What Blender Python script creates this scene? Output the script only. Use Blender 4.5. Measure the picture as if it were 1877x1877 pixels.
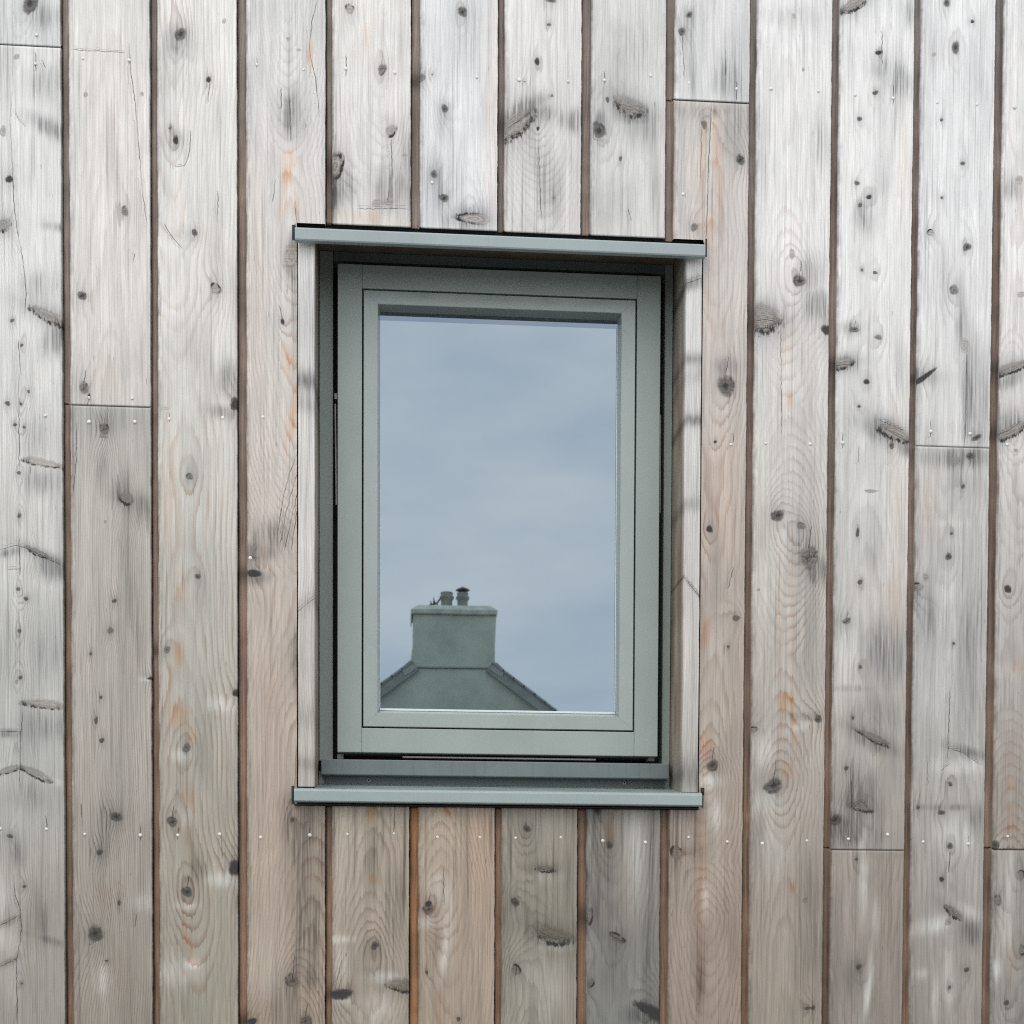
import bpy, bmesh, math, random
import numpy as np
from mathutils import Vector
random.seed(7)
RNG = np.random.RandomState(11)
S = bpy.context.scene
for o in list(bpy.data.objects):
    bpy.data.objects.remove(o)

# ------------------------------------------------------------------ camera
# X right, Y into the wall, Z up; outer face of the cladding is Y = 0; lengths in metres
PH = 1877.0
FOC, DIST, EYE = 2667.0, 2.4, 1.6
YAW, PITCH, ROLL = 0.0780274, -0.0298433, 0.0043828
PX, PY = 951.3, 1793.6
_cy, _sy = math.cos(YAW), math.sin(YAW)
_cp, _sp = math.cos(PITCH), math.sin(PITCH)
FWD = np.array([_sy * _cp, _cy * _cp, _sp])
_r = np.array([_cy, -_sy, 0.0])
_u = np.cross(_r, FWD)
RIGHT = math.cos(ROLL) * _r + math.sin(ROLL) * _u
UP = -math.sin(ROLL) * _r + math.cos(ROLL) * _u

cam_d = bpy.data.cameras.new('camera')
cam = bpy.data.objects.new('camera', cam_d)
S.collection.objects.link(cam)
from mathutils import Matrix
M = Matrix(((RIGHT[0], UP[0], -FWD[0], 0), (RIGHT[1], UP[1], -FWD[1], -DIST),
            (RIGHT[2], UP[2], -FWD[2], EYE), (0, 0, 0, 1)))
cam.matrix_world = M
cam_d.sensor_width = 36.0
cam_d.lens = FOC / PH * 36.0
cam_d.shift_x = (PH / 2 - PX) / PH
cam_d.shift_y = (PY - PH / 2) / PH
cam_d.clip_end = 2000
cam_d.clip_start = 0.05
S.camera = cam

def at(x, y, Y=0.0):
    """measured photo pixel -> (X, Z) on the plane at depth Y of the building"""
    d = FWD * FOC + RIGHT * (x - PX) - UP * (y - PY)
    t = (DIST + Y) / d[1]
    return d[0] * t, EYE + d[2] * t

def pix(X, Z):
    """wall coordinates (on Y = 0) -> photo pixel units, used as a ruler on the wall"""
    w = X * FWD[0] + DIST * FWD[1] + (Z - EYE) * FWD[2]
    a = X * RIGHT[0] + DIST * RIGHT[1] + (Z - EYE) * RIGHT[2]
    b = X * UP[0] + DIST * UP[1] + (Z - EYE) * UP[2]
    return PX + FOC * a / w, PY - FOC * b / w

# ------------------------------------------------------------------ light
SUN_EL, SUN_AZ = math.radians(52), math.radians(205)   # azimuth from +Y clockwise
sun_d = bpy.data.lights.new('sun', 'SUN')
sun_d.energy = 1.0
sun_d.angle = math.radians(35)
sun_d.color = (1.0, 0.94, 0.86)
sun = bpy.data.objects.new('sun', sun_d)
S.collection.objects.link(sun)
sdir = Vector((math.sin(SUN_AZ) * math.cos(SUN_EL), math.cos(SUN_AZ) * math.cos(SUN_EL), math.sin(SUN_EL)))
sun.rotation_euler = sdir.to_track_quat('Z', 'Y').to_euler()
sun.location = (-3, -8, 9)

W = bpy.data.worlds.new('World')
S.world = W
W.use_nodes = True
nt = W.node_tree
nt.nodes.clear()
def N(nt, t, **k):
    n = nt.nodes.new(t)
    for a, b in k.items():
        setattr(n, a, b)
    return n
def lk(nt, a, b):
    nt.links.new(a, b)
sky = N(nt, 'ShaderNodeTexSky', sky_type='NISHITA')
sky.sun_disc = False
sky.sun_elevation = SUN_EL
sky.sun_rotation = SUN_AZ
tc = N(nt, 'ShaderNodeTexCoord')
mp = N(nt, 'ShaderNodeMapping')
mp.inputs['Scale'].default_value = (1.6, 1.6, 4.2)
n1 = N(nt, 'ShaderNodeTexNoise')
n1.inputs['Scale'].default_value = 3.4
n1.inputs['Detail'].default_value = 5
n1.inputs['Roughness'].default_value = 0.5
cr = N(nt, 'ShaderNodeValToRGB')
cr.color_ramp.elements[0].position = 0.36
cr.color_ramp.elements[0].color = (0.76, 0.815, 0.90, 1)
cr.color_ramp.elements[1].position = 0.66
cr.color_ramp.elements[1].color = (1.04, 1.05, 1.045, 1)
scl = N(nt, 'ShaderNodeVectorMath', operation='SCALE')
scl.inputs['Scale'].default_value = 19.0
mx = N(nt, 'ShaderNodeMix', data_type='RGBA')
mx.inputs['Factor'].default_value = 0.90
bg = N(nt, 'ShaderNodeBackground')
bg.inputs['Strength'].default_value = 0.1
wo = N(nt, 'ShaderNodeOutputWorld')
lk(nt, tc.outputs['Generated'], mp.inputs['Vector'])
lk(nt, mp.outputs['Vector'], n1.inputs['Vector'])
lk(nt, n1.outputs['Fac'], cr.inputs['Fac'])
lk(nt, cr.outputs['Color'], scl.inputs[0])
lk(nt, sky.outputs['Color'], mx.inputs['A'])
lk(nt, scl.outputs['Vector'], mx.inputs['B'])
lk(nt, mx.outputs['Result'], bg.inputs['Color'])
lk(nt, bg.outputs['Background'], wo.inputs['Surface'])

S.cycles.use_denoising = False          # broad daylight is clean enough, and the timber grain stays crisp
S.cycles.filter_width = 1.15
S.view_settings.view_transform = 'Standard'
S.view_settings.look = 'None'
S.view_settings.exposure = 0.0
S.view_settings.gamma = 1.0
S.view_settings.use_curve_mapping = False

# ------------------------------------------------------------------ helpers
def lin(c):
    c = np.asarray(c, float) / 255.0
    return np.where(c <= 0.04045, c / 12.92, ((c + 0.055) / 1.055) ** 2.4)

COL = S.collection
def link(name, mesh, mats, parent=None, loc=None):
    o = bpy.data.objects.new(name, mesh)
    COL.objects.link(o)
    if not isinstance(mats, (list, tuple)):
        mats = [mats]
    if not len(mesh.materials):
        for m in mats:
            mesh.materials.append(m)
    if parent is not None:
        o.parent = parent
    if loc is not None:
        o.location = loc
    return o
def empty(name, label, cat, loc=(0, 0, 0)):
    o = bpy.data.objects.new(name, None)
    COL.objects.link(o)
    o.location = loc
    o.empty_display_size = 0.1
    o['label'] = label
    o['category'] = cat
    return o
def part_root(name, parent):
    o = bpy.data.objects.new(name, None)
    COL.objects.link(o)
    o.empty_display_size = 0.05
    o.parent = parent
    return o
def bm_obj(name, bm, mats, parent=None, smooth=False):
    me = bpy.data.meshes.new(name)
    bm.normal_update()
    bm.to_mesh(me)
    bm.free()
    if smooth:
        for p in me.polygons:
            p.use_smooth = True
    return link(name, me, mats, parent)
def add_box(bm, x0, x1, y0, y1, z0, z1, bev=0.0, seg=2):
    x0, x1 = min(x0, x1), max(x0, x1)
    y0, y1 = min(y0, y1), max(y0, y1)
    z0, z1 = min(z0, z1), max(z0, z1)
    v = [bm.verts.new(p) for p in ((x0, y0, z0), (x1, y0, z0), (x1, y1, z0), (x0, y1, z0),
                                   (x0, y0, z1), (x1, y0, z1), (x1, y1, z1), (x0, y1, z1))]
    fs = [bm.faces.new([v[i] for i in f]) for f in ((0, 3, 2, 1), (4, 5, 6, 7), (0, 1, 5, 4),
                                                    (1, 2, 6, 5), (2, 3, 7, 6), (3, 0, 4, 7))]
    if bev > 0:
        es = list({e for f in fs for e in f.edges})
        bmesh.ops.bevel(bm, geom=es, offset=bev, segments=seg, profile=0.5, affect='EDGES')
    return fs
def box(name, mat, parent, x0, x1, y0, y1, z0, z1, bev=0.0):
    bm = bmesh.new()
    add_box(bm, x0, x1, y0, y1, z0, z1, bev)
    return bm_obj(name, bm, mat, parent)
def add_sweep_x(bm, prof, x0, x1):
    """closed (y, z) profile extruded along X"""
    a = [bm.verts.new((x0, y, z)) for y, z in prof]
    b = [bm.verts.new((x1, y, z)) for y, z in prof]
    n = len(prof)
    for i in range(n):
        j = (i + 1) % n
        bm.faces.new((a[i], a[j], b[j], b[i]))
    bm.faces.new(a[::-1])
    bm.faces.new(b)
    bmesh.ops.recalc_face_normals(bm, faces=bm.faces[:])
def add_lathe(bm, prof, cx, cy, seg=20, cap=True):
    """(r, z) profile turned about the vertical through cx, cy"""
    rings = []
    for r, z in prof:
        rings.append([bm.verts.new((cx + r * math.cos(2 * math.pi * k / seg), cy + r * math.sin(2 * math.pi * k / seg), z)) for k in range(seg)])
    for a, b in zip(rings, rings[1:]):
        for k in range(seg):
            j = (k + 1) % seg
            bm.faces.new((a[k], a[j], b[j], b[k]))
    if cap:
        bm.faces.new(rings[0][::-1])
        bm.faces.new(rings[-1])
    bmesh.ops.recalc_face_normals(bm, faces=bm.faces[:])

# ------------------------------------------------------------------ materials
def new_mat(name):
    m = bpy.data.materials.new(name)
    m.use_nodes = True
    return m, m.node_tree, m.node_tree.nodes['Principled BSDF']
def math_n(nt, op, a, b=None, clamp=False):
    n = N(nt, 'ShaderNodeMath', operation=op, use_clamp=clamp)
    for i, v in enumerate((a, b)):
        if v is None:
            continue
        if isinstance(v, (int, float)):
            n.inputs[i].default_value = v
        else:
            lk(nt, v, n.inputs[i])
    return n.outputs[0]
def sstep(nt, v, a, b, lo=0.0, hi=1.0):
    n = N(nt, 'ShaderNodeMapRange', interpolation_type='SMOOTHSTEP')
    lk(nt, v, n.inputs['Value'])
    for k, x in (('From Min', a), ('From Max', b), ('To Min', lo), ('To Max', hi)):
        n.inputs[k].default_value = x
    return n.outputs['Result']
def mixc(nt, fac, a, b, mode='MIX'):
    n = N(nt, 'ShaderNodeMix', data_type='RGBA', blend_type=mode)
    for k, v in (('Factor', fac), ('A', a), ('B', b)):
        s = n.inputs[k]
        if isinstance(v, (int, float)):
            s.default_value = v
        elif isinstance(v, tuple):
            s.default_value = (*v[:3], 1)
        else:
            lk(nt, v, s)
    return n.outputs['Result']
def noise(nt, vec, scale, detail=3, rough=0.55, mscale=(1, 1, 1), dist=0.0):
    m = N(nt, 'ShaderNodeMapping')
    m.inputs['Scale'].default_value = mscale
    lk(nt, vec, m.inputs['Vector'])
    n = N(nt, 'ShaderNodeTexNoise')
    n.inputs['Scale'].default_value = scale
    n.inputs['Detail'].default_value = detail
    n.inputs['Roughness'].default_value = rough
    n.inputs['Distortion'].default_value = dist
    lk(nt, m.outputs['Vector'], n.inputs['Vector'])
    return n.outputs['Fac']
def attr(nt, name, out='Fac'):
    n = N(nt, 'ShaderNodeAttribute', attribute_name=name)
    return n.outputs[out]

def wood_material():
    m, nt, bs = new_mat('weathered_softwood')
    geo = N(nt, 'ShaderNodeNewGeometry').outputs['Position']
    tint = attr(nt, 'tint', 'Color')
    ring = attr(nt, 'ring')
    amt = attr(nt, 'amt')
    warm = attr(nt, 'warm')
    knot = attr(nt, 'knot')
    kd = attr(nt, 'kd')
    kr = attr(nt, 'kr')
    crack = attr(nt, 'crack')
    fleck_a = attr(nt, 'fleck')
    # fine fibres along the grain
    f1 = noise(nt, geo, 1.0, 4, 0.6, (400, 400, 9))
    f2 = noise(nt, geo, 1.0, 3, 0.6, (190, 190, 5))
    f3 = noise(nt, geo, 1.0, 4, 0.65, (720, 720, 36))
    f4 = noise(nt, geo, 1.0, 2, 0.6, (330, 330, 4.5))
    f5 = noise(nt, geo, 1.0, 3, 0.6, (34, 34, 3.0))
    blotch = noise(nt, geo, 1.0, 4, 0.6, (26, 26, 9), 0.6)
    # growth rings
    jit = math_n(nt, 'MULTIPLY', math_n(nt, 'ADD', math_n(nt, 'MULTIPLY', math_n(nt, 'SUBTRACT', f1, 0.5), 0.5), math_n(nt, 'SUBTRACT', f2, 0.5)), 0.85)
    fr = math_n(nt, 'FRACT', math_n(nt, 'ADD', ring, jit))
    up = sstep(nt, fr, 0.34, 0.88)
    dn = sstep(nt, fr, 0.91, 0.98, 1.0, 0.0)
    late = math_n(nt, 'MULTIPLY', up, dn)
    late_sharp = math_n(nt, 'MULTIPLY', math_n(nt, 'POWER', late, 1.5), 0.84)
    vary = sstep(nt, blotch, 0.36, 0.62, 0.30, 1.05)
    lat = math_n(nt, 'MULTIPLY', math_n(nt, 'MULTIPLY', late_sharp, amt), vary, True)
    linecol = mixc(nt, warm, (0.46, 0.45, 0.44), (0.78, 0.55, 0.42))
    linemul = mixc(nt, lat, (1, 1, 1), linecol)
    c = mixc(nt, 1.0, tint, linemul, 'MULTIPLY')
    # fibre and blotch modulation
    fm = math_n(nt, 'ADD', sstep(nt, f1, 0.28, 0.72, -0.10, 0.085), 1.0)
    fm2 = math_n(nt, 'ADD', sstep(nt, f2, 0.30, 0.70, -0.075, 0.055), 0.0)
    fm3 = math_n(nt, 'ADD', sstep(nt, f3, 0.3, 0.7, -0.05, 0.045), sstep(nt, blotch, 0.3, 0.7, -0.08, 0.05))
    k = math_n(nt, 'ADD', math_n(nt, 'ADD', fm, fm2), fm3)
    cb = N(nt, 'ShaderNodeCombineColor')
    for i in range(3):
        lk(nt, k, cb.inputs[i])
    c = mixc(nt, 1.0, c, cb.outputs[0], 'MULTIPLY')
    hair = math_n(nt, 'MULTIPLY', sstep(nt, f4, 0.54, 0.68), sstep(nt, f5, 0.35, 0.65, 0.10, 0.46))
    c = mixc(nt, hair, c, mixc(nt, 1.0, c, (0.38, 0.37, 0.365), 'MULTIPLY'))
    # grey weathering soaks along the fibres
    gs = attr(nt, 'gs')
    soak = math_n(nt, 'MULTIPLY', gs, math_n(nt, 'ADD', sstep(nt, f1, 0.30, 0.66, 0.25, 1.25), sstep(nt, f4, 0.4, 0.7, -0.15, 0.30)), True)
    c = mixc(nt, soak, c, mixc(nt, 1.0, c, (0.38, 0.385, 0.395), 'MULTIPLY'))
    # short weather checks
    fl = noise(nt, geo, 1.0, 2, 0.5, (170, 170, 34))
    fl2 = noise(nt, geo, 1.0, 2, 0.5, (430, 430, 46))
    chk = math_n(nt, 'MAXIMUM', sstep(nt, fl, 0.705, 0.78), math_n(nt, 'MULTIPLY', sstep(nt, fl2, 0.70, 0.78), 0.6))
    chk = math_n(nt, 'MULTIPLY', chk, fleck_a, True)
    c = mixc(nt, math_n(nt, 'MULTIPLY', chk, 0.55), c, (0.06, 0.057, 0.055))
    # knots: streaked heart, broken dark rim, edges frayed along the grain
    kv = attr(nt, 'kv')
    kf = attr(nt, 'kf')
    wob = math_n(nt, 'MULTIPLY', math_n(nt, 'SUBTRACT', noise(nt, geo, 1.0, 3, 0.6, (230, 230, 150)), 0.5), 0.9)
    fray = math_n(nt, 'MULTIPLY', math_n(nt, 'SUBTRACT', noise(nt, geo, 1.0, 3, 0.7, (560, 560, 36)), 0.5), 1.5)
    kn = math_n(nt, 'ADD', knot, math_n(nt, 'MULTIPLY', math_n(nt, 'ADD', wob, fray), kf))
    inside = sstep(nt, kn, 0.76, 1.10, 1.0, 0.0)
    cv = N(nt, 'ShaderNodeCombineXYZ')
    lk(nt, kv, cv.inputs[0])
    lk(nt, noise(nt, geo, 1.0, 2, 0.5, (60, 60, 60)), cv.inputs[1])
    ks_ = noise(nt, cv.outputs[0], 1.0, 3, 0.7, (0.75, 1.2, 1.0))
    rings_ = math_n(nt, 'MULTIPLY', math_n(nt, 'SINE', math_n(nt, 'MULTIPLY', kn, 17.0)), 0.10)
    kstreak = math_n(nt, 'ADD', ks_, rings_)
    heart = mixc(nt, 1.0, tint, mixc(nt, sstep(nt, kstreak, 0.32, 0.66), (0.36, 0.345, 0.33), (0.74, 0.69, 0.65)), 'MULTIPLY')
    core = math_n(nt, 'MULTIPLY', sstep(nt, kn, 0.0, 0.8, 0.55, 0.0), sstep(nt, kd, 0.2, 0.5))
    heart = mixc(nt, math_n(nt, 'ADD', kd, core, True), heart, (0.030, 0.028, 0.027))
    c = mixc(nt, math_n(nt, 'MULTIPLY', inside, sstep(nt, kd, 0.0, 0.5, 0.80, 0.96)), c, heart)
    r1 = sstep(nt, kn, 0.58, 0.92)
    r2 = sstep(nt, kn, 0.95, 1.30, 1.0, 0.0)
    broken = sstep(nt, noise(nt, geo, 1.0, 3, 0.6, (110, 110, 80)), 0.38, 0.60, 0.12, 1.0)
    rim = math_n(nt, 'MULTIPLY', math_n(nt, 'MULTIPLY', math_n(nt, 'MULTIPLY', r1, r2), kr), broken, True)
    c = mixc(nt, rim, c, (0.030, 0.028, 0.026))
    # cracks
    ca = math_n(nt, 'ABSOLUTE', math_n(nt, 'ADD', crack, math_n(nt, 'MULTIPLY', math_n(nt, 'SUBTRACT', f3, 0.5), 1.2)))
    cm = math_n(nt, 'MULTIPLY', sstep(nt, ca, 0.25, 1.05, 1.0, 0.0), math_n(nt, 'MULTIPLY', attr(nt, 'cw'), sstep(nt, f2, 0.34, 0.56, 0.35, 1.0)))
    c = mixc(nt, math_n(nt, 'MULTIPLY', cm, 0.85), c, (0.03, 0.028, 0.027))
    lk(nt, c, bs.inputs['Base Color'])
    bs.inputs['Roughness'].default_value = 0.72
    bs.inputs['Specular IOR Level'].default_value = 0.28
    h = math_n(nt, 'ADD', math_n(nt, 'MULTIPLY', f1, 0.5), math_n(nt, 'MULTIPLY', lat, 0.35))
    h = math_n(nt, 'SUBTRACT', h, math_n(nt, 'MULTIPLY', cm, 1.6))
    h = math_n(nt, 'SUBTRACT', h, math_n(nt, 'MULTIPLY', chk, 0.6))
    h = math_n(nt, 'SUBTRACT', h, math_n(nt, 'MULTIPLY', rim, 1.3))
    h = math_n(nt, 'ADD', h, math_n(nt, 'MULTIPLY', f3, 0.25))
    bp = N(nt, 'ShaderNodeBump')
    bp.inputs['Strength'].default_value = 0.55
    bp.inputs['Distance'].default_value = 0.0007
    lk(nt, h, bp.inputs['Height'])
    lk(nt, bp.outputs['Normal'], bs.inputs['Normal'])
    return m
M_WOOD = wood_material()

def plain(name, col, rough=0.6, metal=0.0, var=0.06, nscale=40.0, bump=0.0, spec=0.5, streak=0.0):
    m, nt, bs = new_mat(name)
    geo = N(nt, 'ShaderNodeNewGeometry').outputs['Position']
    n = noise(nt, geo, nscale, 5, 0.6)
    c0 = tuple(float(x) for x in np.array(col) * (1 - var))
    c1 = tuple(float(x) for x in np.minimum(np.array(col) * (1 + var), 1))
    base = mixc(nt, sstep(nt, n, 0.3, 0.7), c0, c1)
    if streak:
        st = noise(nt, geo, 1.0, 4, 0.65, (150, 150, 7))
        sp = noise(nt, geo, 1.0, 3, 0.7, (210, 210, 210))
        base = mixc(nt, sstep(nt, st, 0.50, 0.72, 0.0, streak), base, tuple(float(x) * 0.62 for x in col))
        base = mixc(nt, sstep(nt, sp, 0.66, 0.80, 0.0, streak * 0.35), base, tuple(min(1, float(x) * 1.5) for x in col))
    lk(nt, base, bs.inputs['Base Color'])
    lk(nt, sstep(nt, n, 0.3, 0.7, rough - 0.05, rough + 0.05), bs.inputs['Roughness'])
    bs.inputs['Metallic'].default_value = metal
    bs.inputs['Specular IOR Level'].default_value = spec
    if bump:
        n2 = noise(nt, geo, nscale * 9, 4, 0.6)
        bp = N(nt, 'ShaderNodeBump')
        bp.inputs['Strength'].default_value = 0.4
        bp.inputs['Distance'].default_value = bump
        lk(nt, n2, bp.inputs['Height'])
        lk(nt, bp.outputs['Normal'], bs.inputs['Normal'])
    return m
PAINT = (0.285, 0.325, 0.302)
M_PAINT = plain('grey_green_paint', PAINT, 0.48, 0, 0.05, 8, 0.00012, 0.4, 0.10)
M_BEAD = plain('satin_paint', PAINT, 0.24, 0, 0.05, 14, 0.00006, 0.75, 0.12)
M_FLASH = plain('grey_green_aluminium', (0.275, 0.325, 0.318), 0.27, 0.0, 0.05, 9, 0.0001, 0.65, 0.12)
M_FRAME = plain('darkened_grey_green', (0.135, 0.162, 0.157), 0.5, 0, 0.08, 14, 0.00012, 0.4, 0.35)  # darker grey green on the rails; on the sill upstand it is painted shade
M_SEAL_AND_SHADE = plain('black_rubber_and_gap_shade', (0.012, 0.014, 0.015), 0.7)
M_MEMB = plain('black_membrane', (0.015, 0.015, 0.018), 0.9)
M_STEEL = plain('stainless_steel', (0.72, 0.72, 0.72), 0.35, 0.9, 0.03)
M_STAY = plain('stay_steel', (0.30, 0.285, 0.27), 0.5, 0.4, 0.05)
M_NAIL = plain('bright_nail', (0.62, 0.61, 0.59), 0.5, 0.3, 0.03)
M_ROOM = plain('room_plaster', (0.10, 0.11, 0.115), 0.9)
M_RENDER = plain('roughcast_render', (0.66, 0.70, 0.58), 0.95, 0, 0.16, 1.3, 0.004, 0.2, 0.3)
M_SLATE = plain('slate', (0.38, 0.41, 0.38), 0.7, 0, 0.25, 3.0, 0.002)
M_BARGE = plain('barge_mortar', (0.40, 0.43, 0.385), 0.8, 0, 0.12, 4.0)
M_POT = plain('clay_pot', (0.36, 0.37, 0.31), 0.8, 0, 0.15, 9.0)
M_COWL = plain('cowl_metal', (0.06, 0.065, 0.07), 0.6, 0.3)
M_LEAD = plain('lead', (0.50, 0.53, 0.47), 0.6)
M_WEED = plain('dark_weed', (0.04, 0.045, 0.035), 0.8)
M_GROUND = plain('tarmac', (0.16, 0.16, 0.155), 0.9, 0, 0.2, 1.4, 0.003)

def build_glass(nt, f0, tint, through, wave):
    lw = N(nt, 'ShaderNodeLayerWeight')
    lw.inputs['Blend'].default_value = 0.5
    fac = math_n(nt, 'ADD', math_n(nt, 'MULTIPLY', math_n(nt, 'POWER', lw.outputs['Facing'], 4.0), 0.8), f0, True)
    tr = N(nt, 'ShaderNodeBsdfTransparent')
    tr.inputs['Color'].default_value = (*through, 1)
    gl = N(nt, 'ShaderNodeBsdfGlossy')
    gl.inputs['Roughness'].default_value = 0.013
    gl.inputs['Color'].default_value = (*tint, 1)
    geo = N(nt, 'ShaderNodeNewGeometry').outputs['Position']
    bp = N(nt, 'ShaderNodeBump')
    bp.inputs['Strength'].default_value = wave
    bp.inputs['Distance'].default_value = 0.002
    lk(nt, noise(nt, geo, 3.0, 2), bp.inputs['Height'])
    lk(nt, bp.outputs['Normal'], gl.inputs['Normal'])
    ms = N(nt, 'ShaderNodeMixShader')
    out = N(nt, 'ShaderNodeOutputMaterial')
    lk(nt, fac, ms.inputs[0])
    lk(nt, tr.outputs[0], ms.inputs[1])
    lk(nt, gl.outputs[0], ms.inputs[2])
    lk(nt, ms.outputs[0], out.inputs['Surface'])

def glass_material():
    m = bpy.data.materials.new('window_glass')
    m.use_nodes = True
    nt = m.node_tree
    nt.nodes.clear()
    build_glass(nt, 0.305, (0.735, 0.87, 0.975), (0.055, 0.062, 0.06), 0.05)
    m2 = bpy.data.materials.new('glass_dim_reflection')
    m2.use_nodes = True
    nt = m2.node_tree
    nt.nodes.clear()
    build_glass(nt, 0.215, (0.66, 0.80, 0.985), (0.055, 0.062, 0.06), 0.03)
    m3 = bpy.data.materials.new('glass_edge')
    m3.use_nodes = True
    m3.node_tree.nodes['Principled BSDF'].inputs['Base Color'].default_value = (0.03, 0.035, 0.035, 1)
    return m, m2, m3
M_GLASS, M_GLASS_DIM, M_EDGE = glass_material()

# ------------------------------------------------------------------ setting
def structure(o):
    o['kind'] = 'structure'
    return o
bm = bmesh.new()
vs = [bm.verts.new(p) for p in ((-400, -400, 0), (400, -400, 0), (400, 400, 0), (-400, 400, 0))]
bm.faces.new(vs)
structure(bm_obj('ground', bm, M_GROUND))

# ------------------------------------------------------------------ cladding geometry
G_TOP = [110, 273.5, 433.5, 595.5, 752.5, 912.5, 1068, 1222.5, 1376, 1525, 1677, 1824]
G_BOT = [119, 279, 436, 596.5, 750, 906, 1055, 1207, 1357, 1507, 1653, 1800]
E_TOP = [126.5, 289, 451, 610.5, 772, 926.5, 1086, 1239, 1390, 1539, 1692, 1843]
E_BOT = [134, 293, 455, 609, 767, 919, 1073, 1224, 1371, 1522, 1664, 1814]
U_G = [0.5 * (at(a, 0)[0] + at(b, 1877)[0]) for a, b in zip(G_TOP, G_BOT)]
U_E = [0.5 * (at(a, 0)[0] + at(b, 1877)[0]) - 0.0014 for a, b in zip(E_TOP, E_BOT)]
PITCH_U = (U_G[-1] - U_G[0]) / 11.0
Z_LO, Z_HI = 0.16, 4.4
N_SIDE = 9                      # further boards beyond either edge of the view

V_HEAD = 0.5 * (at(540, 411.5)[1] + at(1293, 437.5)[1])     # boards cut above the window
V_SILL = 0.5 * (at(540, 1476)[1] + at(1286, 1486)[1])        # boards cut below the window
U_CUT_L = 0.5 * (at(543.5, 450)[0] + at(545, 1440)[0])
U_CUT_R = 0.5 * (at(1286.5, 470)[0] + at(1283.5, 1440)[0])

def vnoise1(x, seed):
    r = np.random.RandomState(seed).rand(4096)
    i = np.floor(x).astype(int)
    f = x - i
    f = f * f * (3 - 2 * f)
    return r[i % 4096] * (1 - f) + r[(i + 1) % 4096] * f - 0.5
def vnoise2(x, y, seed):
    r = np.random.RandomState(seed).rand(64, 64)
    i = np.floor(x).astype(int); j = np.floor(y).astype(int)
    f = x - i; g = y - j
    f = f * f * (3 - 2 * f); g = g * g * (3 - 2 * g)
    i %= 64; j %= 64
    i1 = (i + 1) % 64; j1 = (j + 1) % 64
    return (r[i, j] * (1 - f) * (1 - g) + r[i1, j] * f * (1 - g) + r[i, j1] * (1 - f) * g + r[i1, j1] * f * g) - 0.5

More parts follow.
